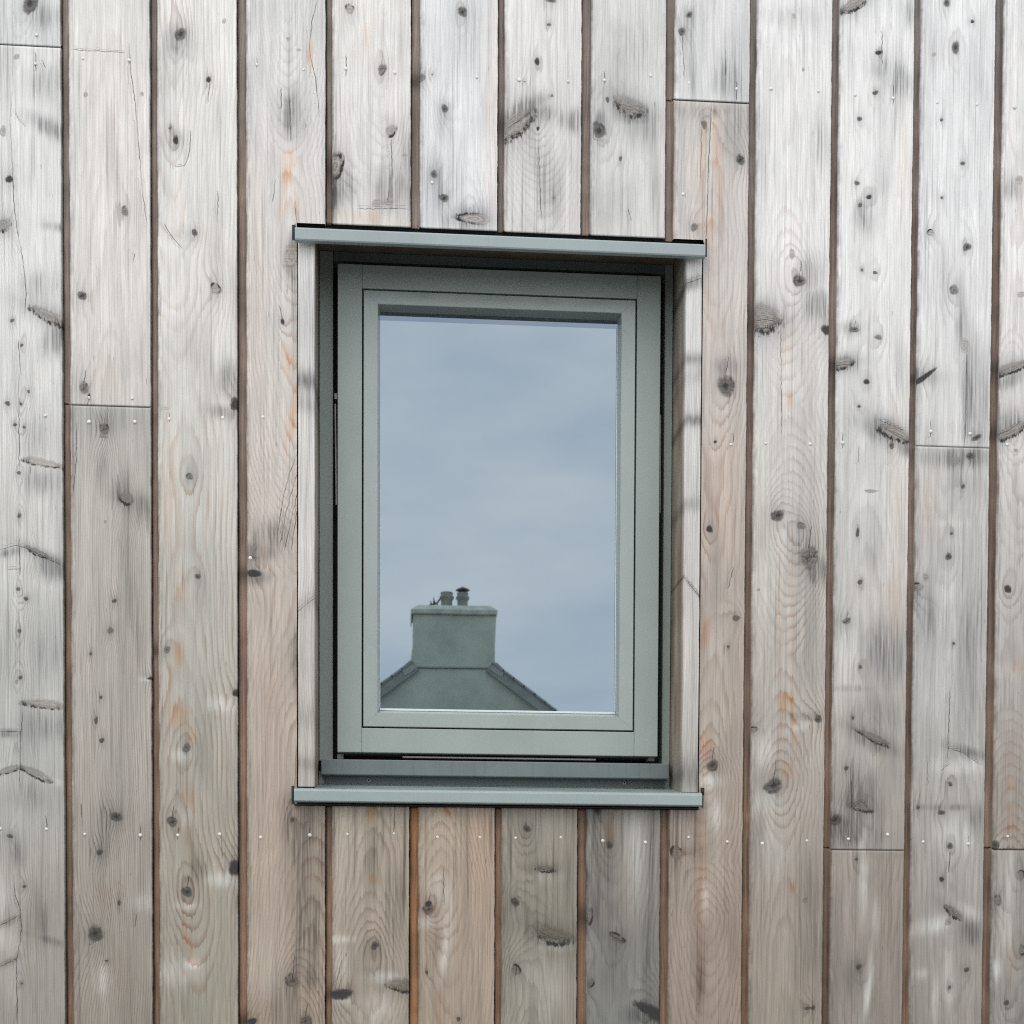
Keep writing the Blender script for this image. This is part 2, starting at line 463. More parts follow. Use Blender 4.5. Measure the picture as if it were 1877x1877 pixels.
# knots: x y rx ry angle kind   (d dark, g grey heart with rim, h open hole/black, s side branch, f faint)
KNOTS = """
55 6 14 16 0 d|30 104 6 5 0 f|5 240 7 9 0 f|17 328 6 7 0 h|4 413 13 10 -20 s|22 587 4 3 0 d|40 632 3 3 0 d|52 718 3 3 0 d|14 740 5 4 20 d|38 740 3 3 0 d|27 778 4 3 20 d|44 783 3 3 0 d|34 867 4 3 0 d|35 945 4 4 0 d|33 1080 4 3 0 d|47 1097 5 3 30 d|35 1157 4 3 0 d|37 1242 4 3 0 d|30 1250 3 4 0 f|18 1533 7 3 10 d|45 1625 4 3 -20 d|40 1803 3 2 0 d
86 578 30 9 24 s|80 848 36 6 13 S|82 1291 36 7 8 S|66 1418 28 7 28 S|16 1411 22 6 -18 S|70 1013 20 5 24 s
157 173 4 6 0 f|260 172 4 4 0 f|229 387 6 9 0 g|151 542 8 8 0 d|154 712 8 10 10 g|163 726 3 4 0 h|191 787 9 9 20 g|190 800 9 3 0 f|232 914 15 8 30 s|193 956 3 3 0 f|210 1101 4 4 0 d|202 1156 6 5 20 g|166 1198 3 3 0 d|185 1278 3 3 0 d|187 1357 4 5 0 d|176 1320 3 7 0 d|213 1497 11 8 35 d|182 1562 6 5 0 d|218 1656 3 5 0 d|174 1712 15 12 -40 d|196 1762 4 2 0 d|276 1243 7 3 -10 h
331 62 10 11 0 d|382 146 5 5 0 h|411 38 4 5 0 f|312 234 3 3 0 d|322 257 5 7 0 h|357 427 5 6 0 d|395 530 9 9 0 r|432 741 8 12 0 h|348 874 6 6 0 g|363 1057 5 5 0 d|306 1191 6 6 0 g|434 1271 9 6 0 h|342 1370 7 8 0 g|316 1507 9 9 0 b|430 1592 11 13 20 h|343 1636 9 9 0 b
548 92 5 3 0 f|535 470 16 24 0 f|518 590 4 5 0 h|463 1022 5 3 0 d|466 1051 13 7 10 h|535 1503 4 4 0 d|537 1798 11 14 -20 g|560 1873 12 10 -20 g|528 72 3 4 0 f|462 1872 9 6 0 h
641 17 7 9 0 r|700 127 8 9 0 g|717 240 9 10 0 r|614 305 15 20 15 r|690 372 8 7 0 f|712 370 10 8 0 f|687 1733 7 7 0 d|738 1806 23 12 8 s|622 1823 24 8 -6 h|742 285 5 4 0 f
848 23 9 8 45 d|773 143 6 7 0 g|815 200 7 6 20 d|795 320 7 6 20 d|814 364 8 7 0 d|868 401 27 10 6 r|792 137 2 2 0 d|786 1667 9 10 0 g|785 1657 6 6 0 h|840 1868 4 4 0 d|782 1782 3 4 0 d
985 113 4 7 0 h|1012 175 3 2 0 d|1007 45 4 3 0 d|1010 0 10 5 0 d|947 228 36 14 -38 s|986 235 3 4 0 h|1015 362 2 2 0 d|966 1520 7 5 10 d|1000 1593 16 5 4 s|1016 1715 27 14 12 s|945 1655 7 8 0 d|946 1778 8 8 0 r|962 150 2 2 0 d
1155 195 27 13 18 s|1098 240 12 13 0 d|1114 184 3 5 0 d|1137 291 3 4 0 d|1095 1486 8 7 0 d|1117 1550 6 6 0 d|1079 1680 8 13 0 r|1131 1720 15 7 22 r|1083 1802 6 7 0 r|1190 1851 24 10 22 h|1200 1860 13 12 0 h
1263 28 6 5 -30 d|1250 58 6 7 -20 d|1291 229 5 8 0 g|1357 294 8 9 0 d|1272 416 6 7 0 g|1330 708 16 16 0 b|1311 810 3 3 0 h|1300 970 6 6 0 h|1350 1133 6 6 0 g|1335 1186 3 3 0 d|1306 1403 10 10 0 b|1241 1564 11 11 0 r|1280 1840 3 3 0 f
1466 515 10 11 0 b|1398 583 30 20 8 s|1514 605 8 9 0 h|1426 945 11 10 -20 d|1469 965 7 6 0 g|1482 1022 17 17 0 g|1455 30 3 5 0 f|1472 128 3 4 0 f|1499 1319 7 6 0 d|1379 1338 9 5 -10 r|1418 1440 15 14 -20 b|1476 1650 5 5 0 f|1490 1847 4 4 0 d|1390 1081 4 3 0 f|1480 1848 6 3 0 d|1452 465 6 9 0 f
1562 10 26 8 -28 s|1611 97 6 4 -20 h|1605 170 5 4 -20 d|1575 218 5 4 0 d|1571 336 5 4 0 d|1593 361 5 4 0 h|1576 376 4 4 0 d|1580 495 3 3 20 d|1605 500 4 3 0 d|1566 604 8 5 10 g|1610 618 6 5 20 g|1545 666 18 8 -6 s|1589 700 5 5 0 h|1575 745 3 3 0 d|1642 795 32 9 26 s|1634 816 5 6 0 d|1597 900 14 3 4 f|1572 975 3 8 0 d|1577 1067 4 5 0 d|1552 1139 8 5 -30 g|1577 1223 4 3 0 d|1563 1316 3 3 0 d|1602 1353 28 6 24 s|1551 1408 4 4 0 d|1578 1478 18 8 10 s|1530 1503 12 9 -20 d|1575 1772 5 5 0 d|1570 1575 3 3 0 d
1735 5 6 7 0 d|1782 40 4 3 0 h|1751 87 7 10 0 d|1712 100 4 4 0 f|1726 220 3 3 0 d|1765 300 4 4 0 d|1726 363 3 3 0 d|1706 427 6 6 0 r|1773 453 7 7 -30 d|1749 532 7 9 0 g|1768 633 8 12 10 f|1693 692 26 5 -36 h|1791 802 9 5 -30 d|1752 845 9 9 0 f|1778 837 8 5 -10 d|1765 892 4 4 0 d|1744 978 3 3 0 d|1738 1020 6 6 0 d|1697 1058 5 7 0 f|1678 1077 12 7 -12 r|1748 1180 3 3 0 d|1742 1438 4 4 0 d|1683 1480 3 4 0 d|1726 1490 7 4 -10 d|1741 1551 6 5 30 d|1726 1612 4 5 0 h|1748 1672 18 6 40 s|1772 1778 5 4 -40 d|1740 1810 3 3 0 d|1738 1690 5 8 40 f
1868 330 8 8 0 f|1872 540 7 6 0 f|1853 675 34 8 -20 s|1850 792 36 8 -24 s|1847 1080 6 7 0 h|1824 1549 7 8 0 d|1872 1603 6 7 0 r|1828 1651 7 8 0 r|1873 1742 7 8 0 r|1845 1838 5 5 0 d|1862 826 4 4 0 f
"""
# soft stains: x y rx ry angle amount colour   (g grey, w bleached, o orange, b brown, k black)
STAINS = """
80 30 26 26 20 .35 g|82 150 36 34 0 .35 g|95 235 45 16 30 .55 g|60 265 50 18 25 .4 w|100 415 26 8 10 .4 g|60 380 40 40 0 .25 w|80 520 40 28 0 .3 g|100 625 22 30 30 .5 g|70 690 50 30 0 .2 w|75 800 42 40 0 .2 g|80 882 40 24 0 .35 g|80 925 40 14 0 .2 w|96 1042 34 22 25 .65 g|18 1012 22 8 -12 .5 g|20 1070 30 50 0 .35 w|86 1180 34 80 0 .25 g|84 1330 36 34 0 .45 g|18 1345 24 8 0 .5 g|96 1432 26 7 16 .5 w|60 1460 60 30 0 .2 g|32 1565 16 30 0 .4 g|72 1690 20 50 0 .35 g|86 1722 40 8 18 .4 g|16 1690 22 7 -25 .4 g|10 1640 24 40 0 .45 w|12 1720 22 30 0 .45 w|14 1765 22 7 -25 .4 g|16 1800 20 40 0 .3 w
205 200 40 120 0 .12 o|250 560 20 120 0 .1 w|205 700 50 60 0 .12 o|200 770 60 30 0 .22 g|190 860 14 40 0 .35 g|222 890 16 30 20 .3 g|258 935 26 34 0 .4 g|160 950 20 60 0 .15 w|240 1150 24 180 0 .2 g|265 1245 10 5 0 .8 w|200 1520 16 60 0 .2 g|190 1640 24 34 0 .3 b|265 1655 30 16 0 .35 w|187 1795 14 30 0 .4 w|220 1780 40 40 0 .15 b
335 70 44 34 0 .2 g|330 95 30 10 30 .25 g|322 260 24 22 0 .25 g|345 430 34 18 0 .15 g|325 380 16 30 0 .22 o|415 695 24 34 25 .55 g|350 640 24 40 0 .15 g|372 720 24 24 0 .2 w|405 755 30 14 10 .5 g|310 930 14 140 0 .25 o|352 870 14 34 0 .2 g|327 1197 9 24 -8 .9 o|330 1085 10 40 0 .35 o|410 1290 30 16 0 .75 w|330 1310 16 20 0 .75 o|350 1345 10 20 0 .5 o|310 1300 8 80 0 .4 o|332 1385 18 12 0 .7 w|345 1460 10 26 -20 .6 o|346 1540 12 60 -12 .45 b|335 1500 18 18 0 .3 w|415 1612 34 14 0 .7 w|343 1660 24 8 0 .5 w|362 1590 20 26 0 .3 g|345 1730 8 50 -10 .45 o|353 1768 14 8 0 .7 w|320 1780 40 30 0 .4 w|420 1480 26 80 0 .12 g
532 210 30 46 0 .55 g|500 985 44 34 -30 .4 g|530 290 14 20 0 .55 o|524 322 12 22 0 .85 o|568 100 6 24 0 .9 o|517 370 8 40 12 .4 o|543 370 6 40 -12 .4 o|540 480 22 50 0 .5 g|530 660 12 30 0 .5 o|538 760 8 60 10 .8 o|470 500 20 200 0 .14 o|560 560 30 90 0 .3 g|480 1010 40 20 0 .45 g|470 1058 30 14 0 .4 k|520 900 20 100 0 .15 w|500 1290 30 60 0 .2 b|470 1250 30 40 0 .2 b|545 1200 10 60 0 .4 g|561 1550 32 120 0 .62 g|562 1700 30 130 0 .62 g|528 1500 14 60 0 .45 g|530 1850 40 60 0 .35 g|475 1850 30 30 0 .5 b|482 1780 40 90 0 .18 w
672 70 8 24 0 .4 o|615 320 22 24 0 .5 g|608 360 14 34 0 .8 k|630 345 30 30 0 .35 g|722 345 34 44 0 .5 g|745 280 14 60 0 .4 g|680 250 40 60 0 .2 w|690 397 60 12 0 .35 w|685 398 14 14 0 .55 o|640 395 30 10 0 .25 o|681 1485 9 22 0 .95 o|683 1612 8 10 0 .9 o|684 1570 14 60 0 .35 g|640 1560 30 80 0 .12 w|620 1722 26 7 0 .8 w|625 1760 16 40 0 .45 w|624 1832 30 12 0 .5 w|705 1793 34 12 0 .6 w|690 1850 30 30 0 .35 w|685 1750 24 30 0 .25 g|720 1640 20 120 0 .2 g
840 60 50 80 0 .12 g|815 230 14 40 0 .25 g|870 250 40 120 0 .25 w|900 200 12 200 0 .25 o|800 330 30 50 0 .2 g|860 400 50 24 0 .3 g|822 1487 14 10 0 .8 o|880 1560 26 120 0 .3 o|790 1650 14 80 0 .3 b|800 1625 20 30 0 .4 w|786 1690 20 12 0 .5 w|800 1760 14 120 0 .25 g|815 1755 8 40 10 .6 w|820 1670 10 60 0 .3 w|805 1860 8 40 0 .35 o
935 60 30 90 0 .25 w|1050 222 32 22 10 .55 g|1000 210 30 16 0 .35 g|960 200 40 16 -35 .5 g|1030 340 40 90 0 .18 g|960 340 40 50 0 .25 w|985 300 30 50 0 .2 g|1005 1500 40 60 0 .12 w|980 1620 60 120 0 .18 g|1000 1605 34 12 0 .25 w|1016 1735 36 10 0 .35 w|930 1690 20 120 0 .2 g|1000 1810 50 60 0 .22 w|1045 1600 10 200 0 .25 g
1140 110 40 80 0 .15 g|1165 212 40 20 18 .5 g|1180 240 34 30 0 .3 g|1100 225 14 24 0 .4 g|1130 300 40 40 0 .2 w|1100 380 30 60 0 .25 g|1180 380 30 80 0 .15 w|1120 1520 12 40 0 .5 o|1165 1570 26 100 0 .4 w|1100 1600 26 120 0 .4 g|1150 1640 16 80 0 .25 b|1190 1700 14 200 0 .3 g|1120 1780 40 60 0 .25 g|1180 1860 40 20 0 .5 g|1080 1620 8 160 0 .2 w
1270 130 14 60 0 .3 g|1330 150 24 34 0 .4 g|1260 60 16 60 0 .25 g|1345 240 30 44 0 .3 g|1300 205 70 14 0 .3 g|1288 300 5 120 3 .5 o|1312 280 6 90 -3 .55 o|1320 330 10 130 0 .25 o|1300 420 12 40 0 .4 o|1330 670 24 16 0 .4 g|1330 738 34 22 0 .3 w|1300 560 14 80 0 .2 o|1320 900 40 120 0 .2 o|1293 1160 7 30 0 .9 o|1292 1370 16 24 0 .5 o|1296 1430 26 14 0 .75 w|1310 1490 16 30 0 .45 w|1284 1620 10 200 0 .5 o|1292 1650 7 34 0 .4 w|1283 1790 12 60 0 .45 g|1275 1560 14 24 0 .3 g|1340 1700 24 200 0 .2 b
1400 585 40 26 0 .35 g|1500 560 24 30 0 .6 g|1490 500 24 40 0 .3 g|1400 500 24 60 0 .25 w|1447 735 7 16 0 .55 o|1445 640 10 40 0 .2 o|1400 880 20 100 0 .3 w|1435 980 14 50 0 .35 w|1470 990 30 60 0 .3 g|1500 1050 24 26 0 .5 g|1395 1070 24 50 0 .6 w|1440 1285 12 14 0 .9 o|1432 1330 4 50 5 .6 o|1455 1330 5 60 -5 .6 o|1428 1150 4 120 0 .4 o|1452 1140 4 120 0 .35 o|1445 1415 10 18 0 .7 o|1480 1170 24 140 0 .25 g|1396 1375 18 34 0 .6 w|1475 1330 34 8 -15 .4 w|1480 1312 34 10 0 .35 g|1405 1470 36 26 0 .5 w|1453 1625 7 12 0 .85 o|1490 1700 20 160 0 .25 g|1415 1560 30 60 0 .3 w|1450 30 60 24 0 .2 g|1505 260 16 60 0 .3 g
1665 20 20 30 0 .4 g|1650 150 22 34 -25 .45 g|1620 125 26 20 0 .3 g|1560 100 26 80 0 .2 w|1585 395 18 34 0 .45 g|1660 300 16 120 0 .15 o|1555 600 24 12 0 .35 g|1560 640 30 20 0 .5 w|1545 665 24 14 0 .5 g|1620 790 44 24 26 .45 g|1660 825 12 16 0 .7 k|1560 800 30 50 0 .3 w|1580 890 40 60 0 .2 w|1650 880 20 160 0 .22 o|1600 1000 16 60 0 .25 g|1555 1205 28 54 0 .6 w|1620 1200 40 66 0 .45 g|1640 1110 26 60 0 .25 o|1570 1262 40 7 0 .35 g|1540 1300 24 60 0 .35 w|1610 1310 44 50 0 .3 g|1600 1365 40 12 24 .4 g|1575 1450 40 40 0 .5 g|1560 1520 50 34 0 .55 g|1600 1480 10 70 5 .45 w|1620 1400 20 60 0 .3 b|1580 1545 6 30 20 .6 w|1583 1620 7 70 0 .55 w|1605 1680 6 40 0 .4 w|1590 1820 7 60 8 .65 w|1560 1790 30 40 0 .25 g|1630 1700 20 140 0 .25 b
1740 150 40 80 0 .15 w|1795 150 24 120 0 .18 g|1765 600 10 44 0 .45 g|1772 730 8 90 0 .5 g|1690 685 26 20 -36 .35 g|1705 640 24 60 0 .25 w|1720 760 30 40 0 .35 w|1790 740 24 60 0 .25 g|1750 840 60 18 0 .5 g|1785 860 30 16 20 .35 w|1720 900 40 60 0 .2 w|1740 960 50 6 0 .3 w|1700 930 16 60 0 .3 o|1740 1110 14 80 0 .5 w|1700 1130 16 50 0 .3 g|1780 1200 24 120 0 .35 g|1730 1280 20 60 0 .3 w|1775 1378 44 10 18 .5 g|1760 1405 50 14 0 .6 w|1740 1480 60 6 0 .35 g|1750 1530 44 34 0 .5 w|1790 1500 18 30 0 .4 g|1715 1695 40 16 -14 .6 w|1770 1672 30 14 30 .6 w|1785 1710 26 26 0 .5 g|1680 1640 14 120 0 .25 b|1715 1830 8 60 0 .4 w|1740 1800 10 60 0 .35 w|1690 1785 14 10 0 .4 w|1700 560 10 220 0 .2 w
1850 345 24 20 -20 .45 g|612 1528 3.0 70 0 0.50 g|650 1550 4.0 110 0 0.35 g|702 1523 3.0 60 0 0.45 g|742 1556 4.0 120 0 0.50 g|780 1534 3.0 80 0 0.40 g|856 1561 4.0 130 0 0.35 g|900 1528 3.0 70 0 0.55 g|936 1539 4.0 90 0 0.40 g|990 1523 3.0 60 0 0.40 g|1040 1556 5.0 120 0 0.45 g|1088 1539 4.0 90 0 0.50 g|1140 1523 3.0 60 0 0.35 g|1196 1561 5.0 130 0 0.50 g|1240 1545 4.0 100 0 0.40 g|1275 1528 3.0 70 0 0.40 g|1836 200 12 100 0 .2 w|1850 700 34 12 -20 .45 g|1850 770 34 22 -20 .4 g|1840 810 30 14 0 .3 w|1862 900 8 80 0 .3 g|1860 975 10 60 0 .3 w|1866 1222 8 14 0 .55 o|1840 1230 20 16 0 .45 w|1852 1440 7 9 0 .8 o|1852 1483 7 9 0 .85 o|1852 1516 9 12 0 .85 o|1852 1385 16 40 0 .25 b|1855 1760 10 40 0 .4 o|1824 1775 10 20 0 .7 w|1848 1610 14 60 0 .3 w|1845 1700 14 60 0 .3 w|1828 1545 10 14 0 .4 w
"""
# cracks: polylines; the first letter tells the running direction
CRACKS = """
v 22 170 18 225 22 290 25 370 33 430 42 480 48 535 45 585|v 33 625 36 660 39 690|v 34 985 36 1010 37 1055|v 41 1305 37 1370 36 1450|v 25 1605 27 1640 36 1665 40 1700 37 1725 30 1762 32 1875|h 0 1007 33 999 60 1010 115 1038|h 14 1044 34 1043|h 0 1697 33 1679|h 0 1772 33 1756|v 79 109 80 118 84 125|h 25 203 36 222 47 232|v 34 690 35 860|h 0 1341 36 1341|v 85 1495 86 1520
v 237 82 240 130 250 210 256 290 262 360 270 412|v 246 463 245 480|v 141 775 139 850 134 906|v 149 1473 150 1515|v 163 731 160 744|h 130 91 230 96|v 250 1675 246 1700|h 162 1733 188 1720
v 349 240 348 270 343 295 338 303|h 320 305 330 305 340 302|v 300 410 320 440 335 456|v 405 1530 408 1575|v 400 350 398 410|h 298 750 312 750|v 384 145 381 190
v 545 832 530 870 518 920 508 985|v 546 865 534 905 522 950 514 1000|v 546 900 538 935 528 980 522 1010|v 546 930 540 965 534 1010|v 505 330 500 372|v 582 0 572 40 568 85 570 110 578 140 584 190 585 215|v 531 180 533 260|v 515 160 516 200|v 541 380 546 420|v 512 560 518 588
v 724 1465 722 1525|v 627 1760 616 1800|v 717 255 720 330|h 655 383 750 383|v 712 350 711 372
v 813 1590 814 1660|v 869 375 869 395
v 987 255 989 320 992 400|h 926 238 950 222 972 205|h 928 254 948 246 960 240|v 946 1765 946 1790|h 985 1591 1015 1597|h 990 1708 1015 1722 1035 1718
h 1086 253 1096 259 1108 260|h 1132 190 1150 200 1175 204|v 1151 383 1158 405|h 1118 1713 1130 1722 1146 1726
v 1304 190 1299 300 1296 400 1294 445|v 1286 235 1284 330|v 1251 65 1254 145|v 1329 90 1330 140|v 1350 150 1350 185|v 1345 795 1343 812|v 1345 1040 1334 1080
v 1465 500 1467 516|h 1456 514 1467 516 1476 511|h 1385 588 1405 586 1428 588|h 1385 603 1410 600 1430 588|h 1466 1018 1480 1024 1497 1014|v 1480 1024 1480 1036|h 1418 1438 1432 1433|v 1431 600 1433 800
v 1617 58 1617 120|v 1575 818 1573 850|h 1611 769 1630 778 1660 790|h 1618 782 1640 797 1668 812|h 1524 671 1555 668|h 1576 1341 1600 1362 1630 1369|v 1561 1430 1561 1475|v 1555 1505 1555 1558|h 1560 1480 1580 1470 1592 1483|v 1572 960 1574 985|h 1540 22 1560 26 1590 6
v 1772 640 1772 740 1768 818|v 1742 1262 1739 1330 1737 1395|h 1740 1372 1765 1380 1801 1404|h 1726 1413 1740 1400|v 1742 1560 1738 1600|h 1740 1662 1750 1678 1764 1690|v 1700 1395 1701 1440
h 1815 703 1840 690 1877 672|h 1815 690 1840 681|h 1826 800 1850 788 1874 770
"""
NAILS = [(67,64),(65,117),(83,762),(0,1519),(85,1520),(152,107),(237,110),(163,729),(242,730),(163,773),(247,773),(155,1529),(257,1531),
 (310,768),(408,766),(326,1531),(403,1529),(471,119),(556,128),(482,765),(459,1023),(478,1535),(568,1531),(634,126),(724,134),(637,1529),(722,1528),
 (874,142),(792,335),(802,1534),(880,1535),(952,146),(1042,149),(945,1536),(1028,1535),(1108,147),(1193,139),(1105,1541),(1183,1544),
 (1263,153),(1350,163),(1252,356),(1340,815),(1262,1535),(1333,1543),(1413,163),(1500,167),(1404,813),(1485,814),(1479,1541),(1397,1546),
 (1567,174),(1637,180),(1545,812),(1555,1538),(1627,1530),(1718,188),(1791,192),(1706,791),(1778,795),(1692,1543),(1775,1547),
 (1860,197),(1846,815),(1847,1533)]

def parse(txt):
    out = []
    for ln in txt.strip().splitlines():
        for it in ln.split('|'):
            t = it.split()
            if t:
                out.append(t)
    return out
KN = [(float(a), float(b), float(c) * (1.12 if k in 'sS' else 1.06), float(d) * (1.2 if k in 'sS' else 1.06), math.radians(float(e)), k) for a, b, c, d, e, k in parse(KNOTS)]
ST = [(float(a), float(b), float(c), float(d), math.radians(float(e)), float(f), k) for a, b, c, d, e, f, k in parse(STAINS)]
CK = []
for t in parse(CRACKS):
    p = np.array([float(v) for v in t[1:]]).reshape(-1, 2)
    CK.append((t[0], p))
KIND = {'d': (0.58, 0.75, .30), 'g': (0.36, 0.75, .22), 'h': (0.90, 0.8, .5), 's': (0.20, 1.35, .75), 'S': (0.04, 1.2, .7),
        'f': (0.12, 0.12, .5), 'r': (0.08, 1.6, .16), 'b': (0.50, 0.8, .10)}    # darkness, rim, fray
STC = {'g': (0.62, 0.63, 0.645), 'w': None, 'o': (1.0, 0.74, 0.56), 'b': (0.82, 0.72, 0.64), 'k': (0.25, 0.24, 0.24)}

# boards: column, y from, y to (photo ruler), colours along y, pith x, ring distance, ring width, strength, warmth
def interp(pts, y):
    p = sorted(pts)
    return np.interp(y, [a for a, _ in p], [b for _, b in p])
BOARDS = [
 (0, None, 84, [(0,(222,222,222)),(84,(212,212,212))], [(0,30)], [(0,40)], 7, .25, .1, ''),
 (0, 84, None, [(84,(222,221,220)),(500,(222,221,219)),(900,(210,208,205)),(1400,(190,189,185)),(1700,(172,166,158)),(1877,(166,160,152))], [(0,34)], [(0,14),(1877,14)], 5, .40, .15, ''),
 (1, None, 745, [(0,(225,222,219)),(400,(221,217,214)),(745,(208,203,199))], [(0,205),(400,203)], [(0,66),(335,42),(745,20)], 13, .30, .15, ''),
 (1, 745, None, [(745,(186,183,178)),(1000,(190,184,177)),(1400,(180,173,165)),(1877,(160,152,142))], [(0,95)], [(745,30),(1500,36),(1877,60)], 5.2, .62, .2, ''),
 (2, None, None, [(0,(227,225,222)),(300,(229,227,224)),(700,(216,213,208)),(1100,(194,191,184)),(1500,(176,170,159)),(1877,(166,159,146))], [(0,323),(500,325),(700,345),(1400,343),(1877,353)], [(0,14),(460,62),(700,80),(1000,84),(1200,72),(1500,44),(1600,40),(1780,62),(1877,66)], 9, .62, .55, ''),
 (3, None, None, [(0,(218,217,216)),(300,(216,213,211)),(700,(210,203,198)),(1100,(198,187,178)),(1500,(184,170,157)),(1877,(176,162,146))], [(0,531),(300,531),(700,545),(1000,572),(1877,560)], [(0,22),(290,78),(480,70),(760,96),(1060,150),(1500,120),(1877,80)], 6.0, .62, .5, ''),
 (4, None, 'H', [(0,(228,225,222)),(380,(214,211,209)),(410,(218,212,208))], [(0,682),(345,690)], [(0,12),(200,34),(350,66),(410,72)], 8.5, .42, .2, ''),
 (4, 'S', None, [(1470,(186,173,158)),(1700,(176,164,149)),(1877,(170,160,147))], [(0,682)], [(1470,86),(1610,66),(1760,40),(1877,46)], 7, .60, .35, ''),
 (5, None, 'H', [(0,(226,226,227)),(410,(224,223,225))], [(0,840)], [(0,40),(410,52)], 7, .18, .2, ''),
 (5, 'S', None, [(1470,(190,174,158)),(1700,(178,162,147)),(1877,(174,160,144))], [(0,818)], [(1470,70),(1620,42),(1877,72)], 7, .45, .35, ''),
 (6, None, 'H', [(0,(228,226,225)),(430,(218,214,211))], [(0,990)], [(0,36),(200,40),(260,56),(430,96)], 7, .52, .1, ''),
 (6, 'S', None, [(1470,(172,163,150)),(1700,(156,149,137)),(1877,(158,151,139))], [(0,965)], [(1470,64),(1610,84),(1750,60),(1877,40)], 6, .50, .12, ''),
 (7, None, 'H', [(0,(212,211,210)),(430,(210,208,207))], [(0,1115)], [(0,60),(430,26)], 11, .25, .1, ''),
 (7, 'S', None, [(1470,(152,146,137)),(1700,(144,140,134)),(1877,(140,139,135))], [(0,1125)], [(1470,40),(1877,80)], 9, .34, .1, ''),
 (8, None, 187, [(0,(222,221,221)),(187,(218,217,217))], [(0,1400)], [(0,60)], 7, .26, .1, ''),
 (8, 187, None, [(187,(198,193,189)),(450,(205,198,195)),(700,(200,192,187)),(1000,(188,178,170)),(1400,(178,166,156)),(1877,(164,150,137))], [(0,1303),(500,1310),(1000,1316),(1440,1290),(1877,1288)], [(187,66),(440,34),(700,70),(1100,90),(1380,60),(1440,36),(1580,64),(1680,34),(1877,66)], 7.5, .56, .5, ''),
 (9, None, None, [(0,(230,229,229)),(400,(227,225,224)),(800,(208,204,200)),(1200,(192,186,179)),(1600,(170,161,151)),(1877,(164,155,143))], [(0,1450),(700,1447),(1300,1441),(1877,1446)], [(0,70),(480,60),(740,92),(900,60),(1000,50),(1200,84),(1285,76),(1420,58),(1600,66),(1877,44)], 7, .46, .4, ''),
 (10, None, 1559, [(0,(233,232,232)),(400,(230,229,228)),(800,(218,216,214)),(1200,(196,192,188)),(1559,(170,162,155))], [(0,1600)], [(0,50),(800,80),(1559,40)], 9, .26, .15, ''),
 (10, 1559, None, [(1559,(164,155,147)),(1877,(156,147,139))], [(0,1590)], [(1559,50),(1877,76)], 10, .34, .15, ''),
 (11, None, 820, [(0,(231,230,231)),(400,(228,227,228)),(820,(214,212,211))], [(0,1752)], [(0,50),(820,64)], 9, .24, .05, ''),
 (11, 820, None, [(820,(196,193,190)),(1200,(192,190,188)),(1500,(178,174,169)),(1877,(162,154,147))], [(0,1742)], [(820,50),(1170,74),(1500,50),(1877,66)], 9, .28, .1, ''),
 (12, None, 1558, [(0,(233,231,231)),(400,(228,226,225)),(800,(213,210,207)),(1200,(184,178,174)),(1558,(166,156,147))], [(0,1866),(1200,1860),(1400,1852)], [(0,50),(900,60),(1020,86),(1150,96),(1300,92),(1558,16)], 7.5, .56, .4, ''),
 (12, 1558, None, [(1558,(164,159,153)),(1877,(158,153,147))], [(0,1856)], [(1558,20),(1877,56)], 9, .42, .15, ''),
]
K_ALB = 0.97
wall = empty('timber_wall', 'wall clad in vertical silver weathered softwood boards around the small window', 'wall', (0, 0, 0))
wall['kind'] = 'thing'

def make_nail_mesh():
    bm = bmesh.new()
    seg = 12
    rings = []
    for r, y in ((0.0031, 0.0006), (0.0031, -0.0004), (0.0024, -0.0010), (0.0012, -0.0013)):
        rings.append([bm.verts.new((r * math.cos(2 * math.pi * k / seg), y, r * math.sin(2 * math.pi * k / seg))) for k in range(seg)])
    for a, b in zip(rings, rings[1:]):
        for k in range(seg):
            j = (k + 1) % seg
            bm.faces.new((a[k], a[j], b[j], b[k]))
    bm.faces.new(rings[-1])
    bmesh.ops.recalc_face_normals(bm, faces=bm.faces[:])
    me = bpy.data.meshes.new('nail')
    bm.to_mesh(me)
    bm.free()
    for p in me.polygons:
        p.use_smooth = True
    me.materials.append(M_NAIL)
    return me
NAIL_ME = make_nail_mesh()

LIP_D, THICK = 0.0100, 0.020
def col_u(k):
    """lip start, face left edge, face right edge of column k"""
    def g(i):
        return U_G[i] if 0 <= i <= 11 else (U_G[0] + PITCH_U * i if i < 0 else U_G[11] + PITCH_U * (i - 11))
    def e(i):
        return U_E[i] if 0 <= i <= 11 else g(i) + 0.0145
    return g(k - 1) + 0.0013, e(k - 1), g(k)

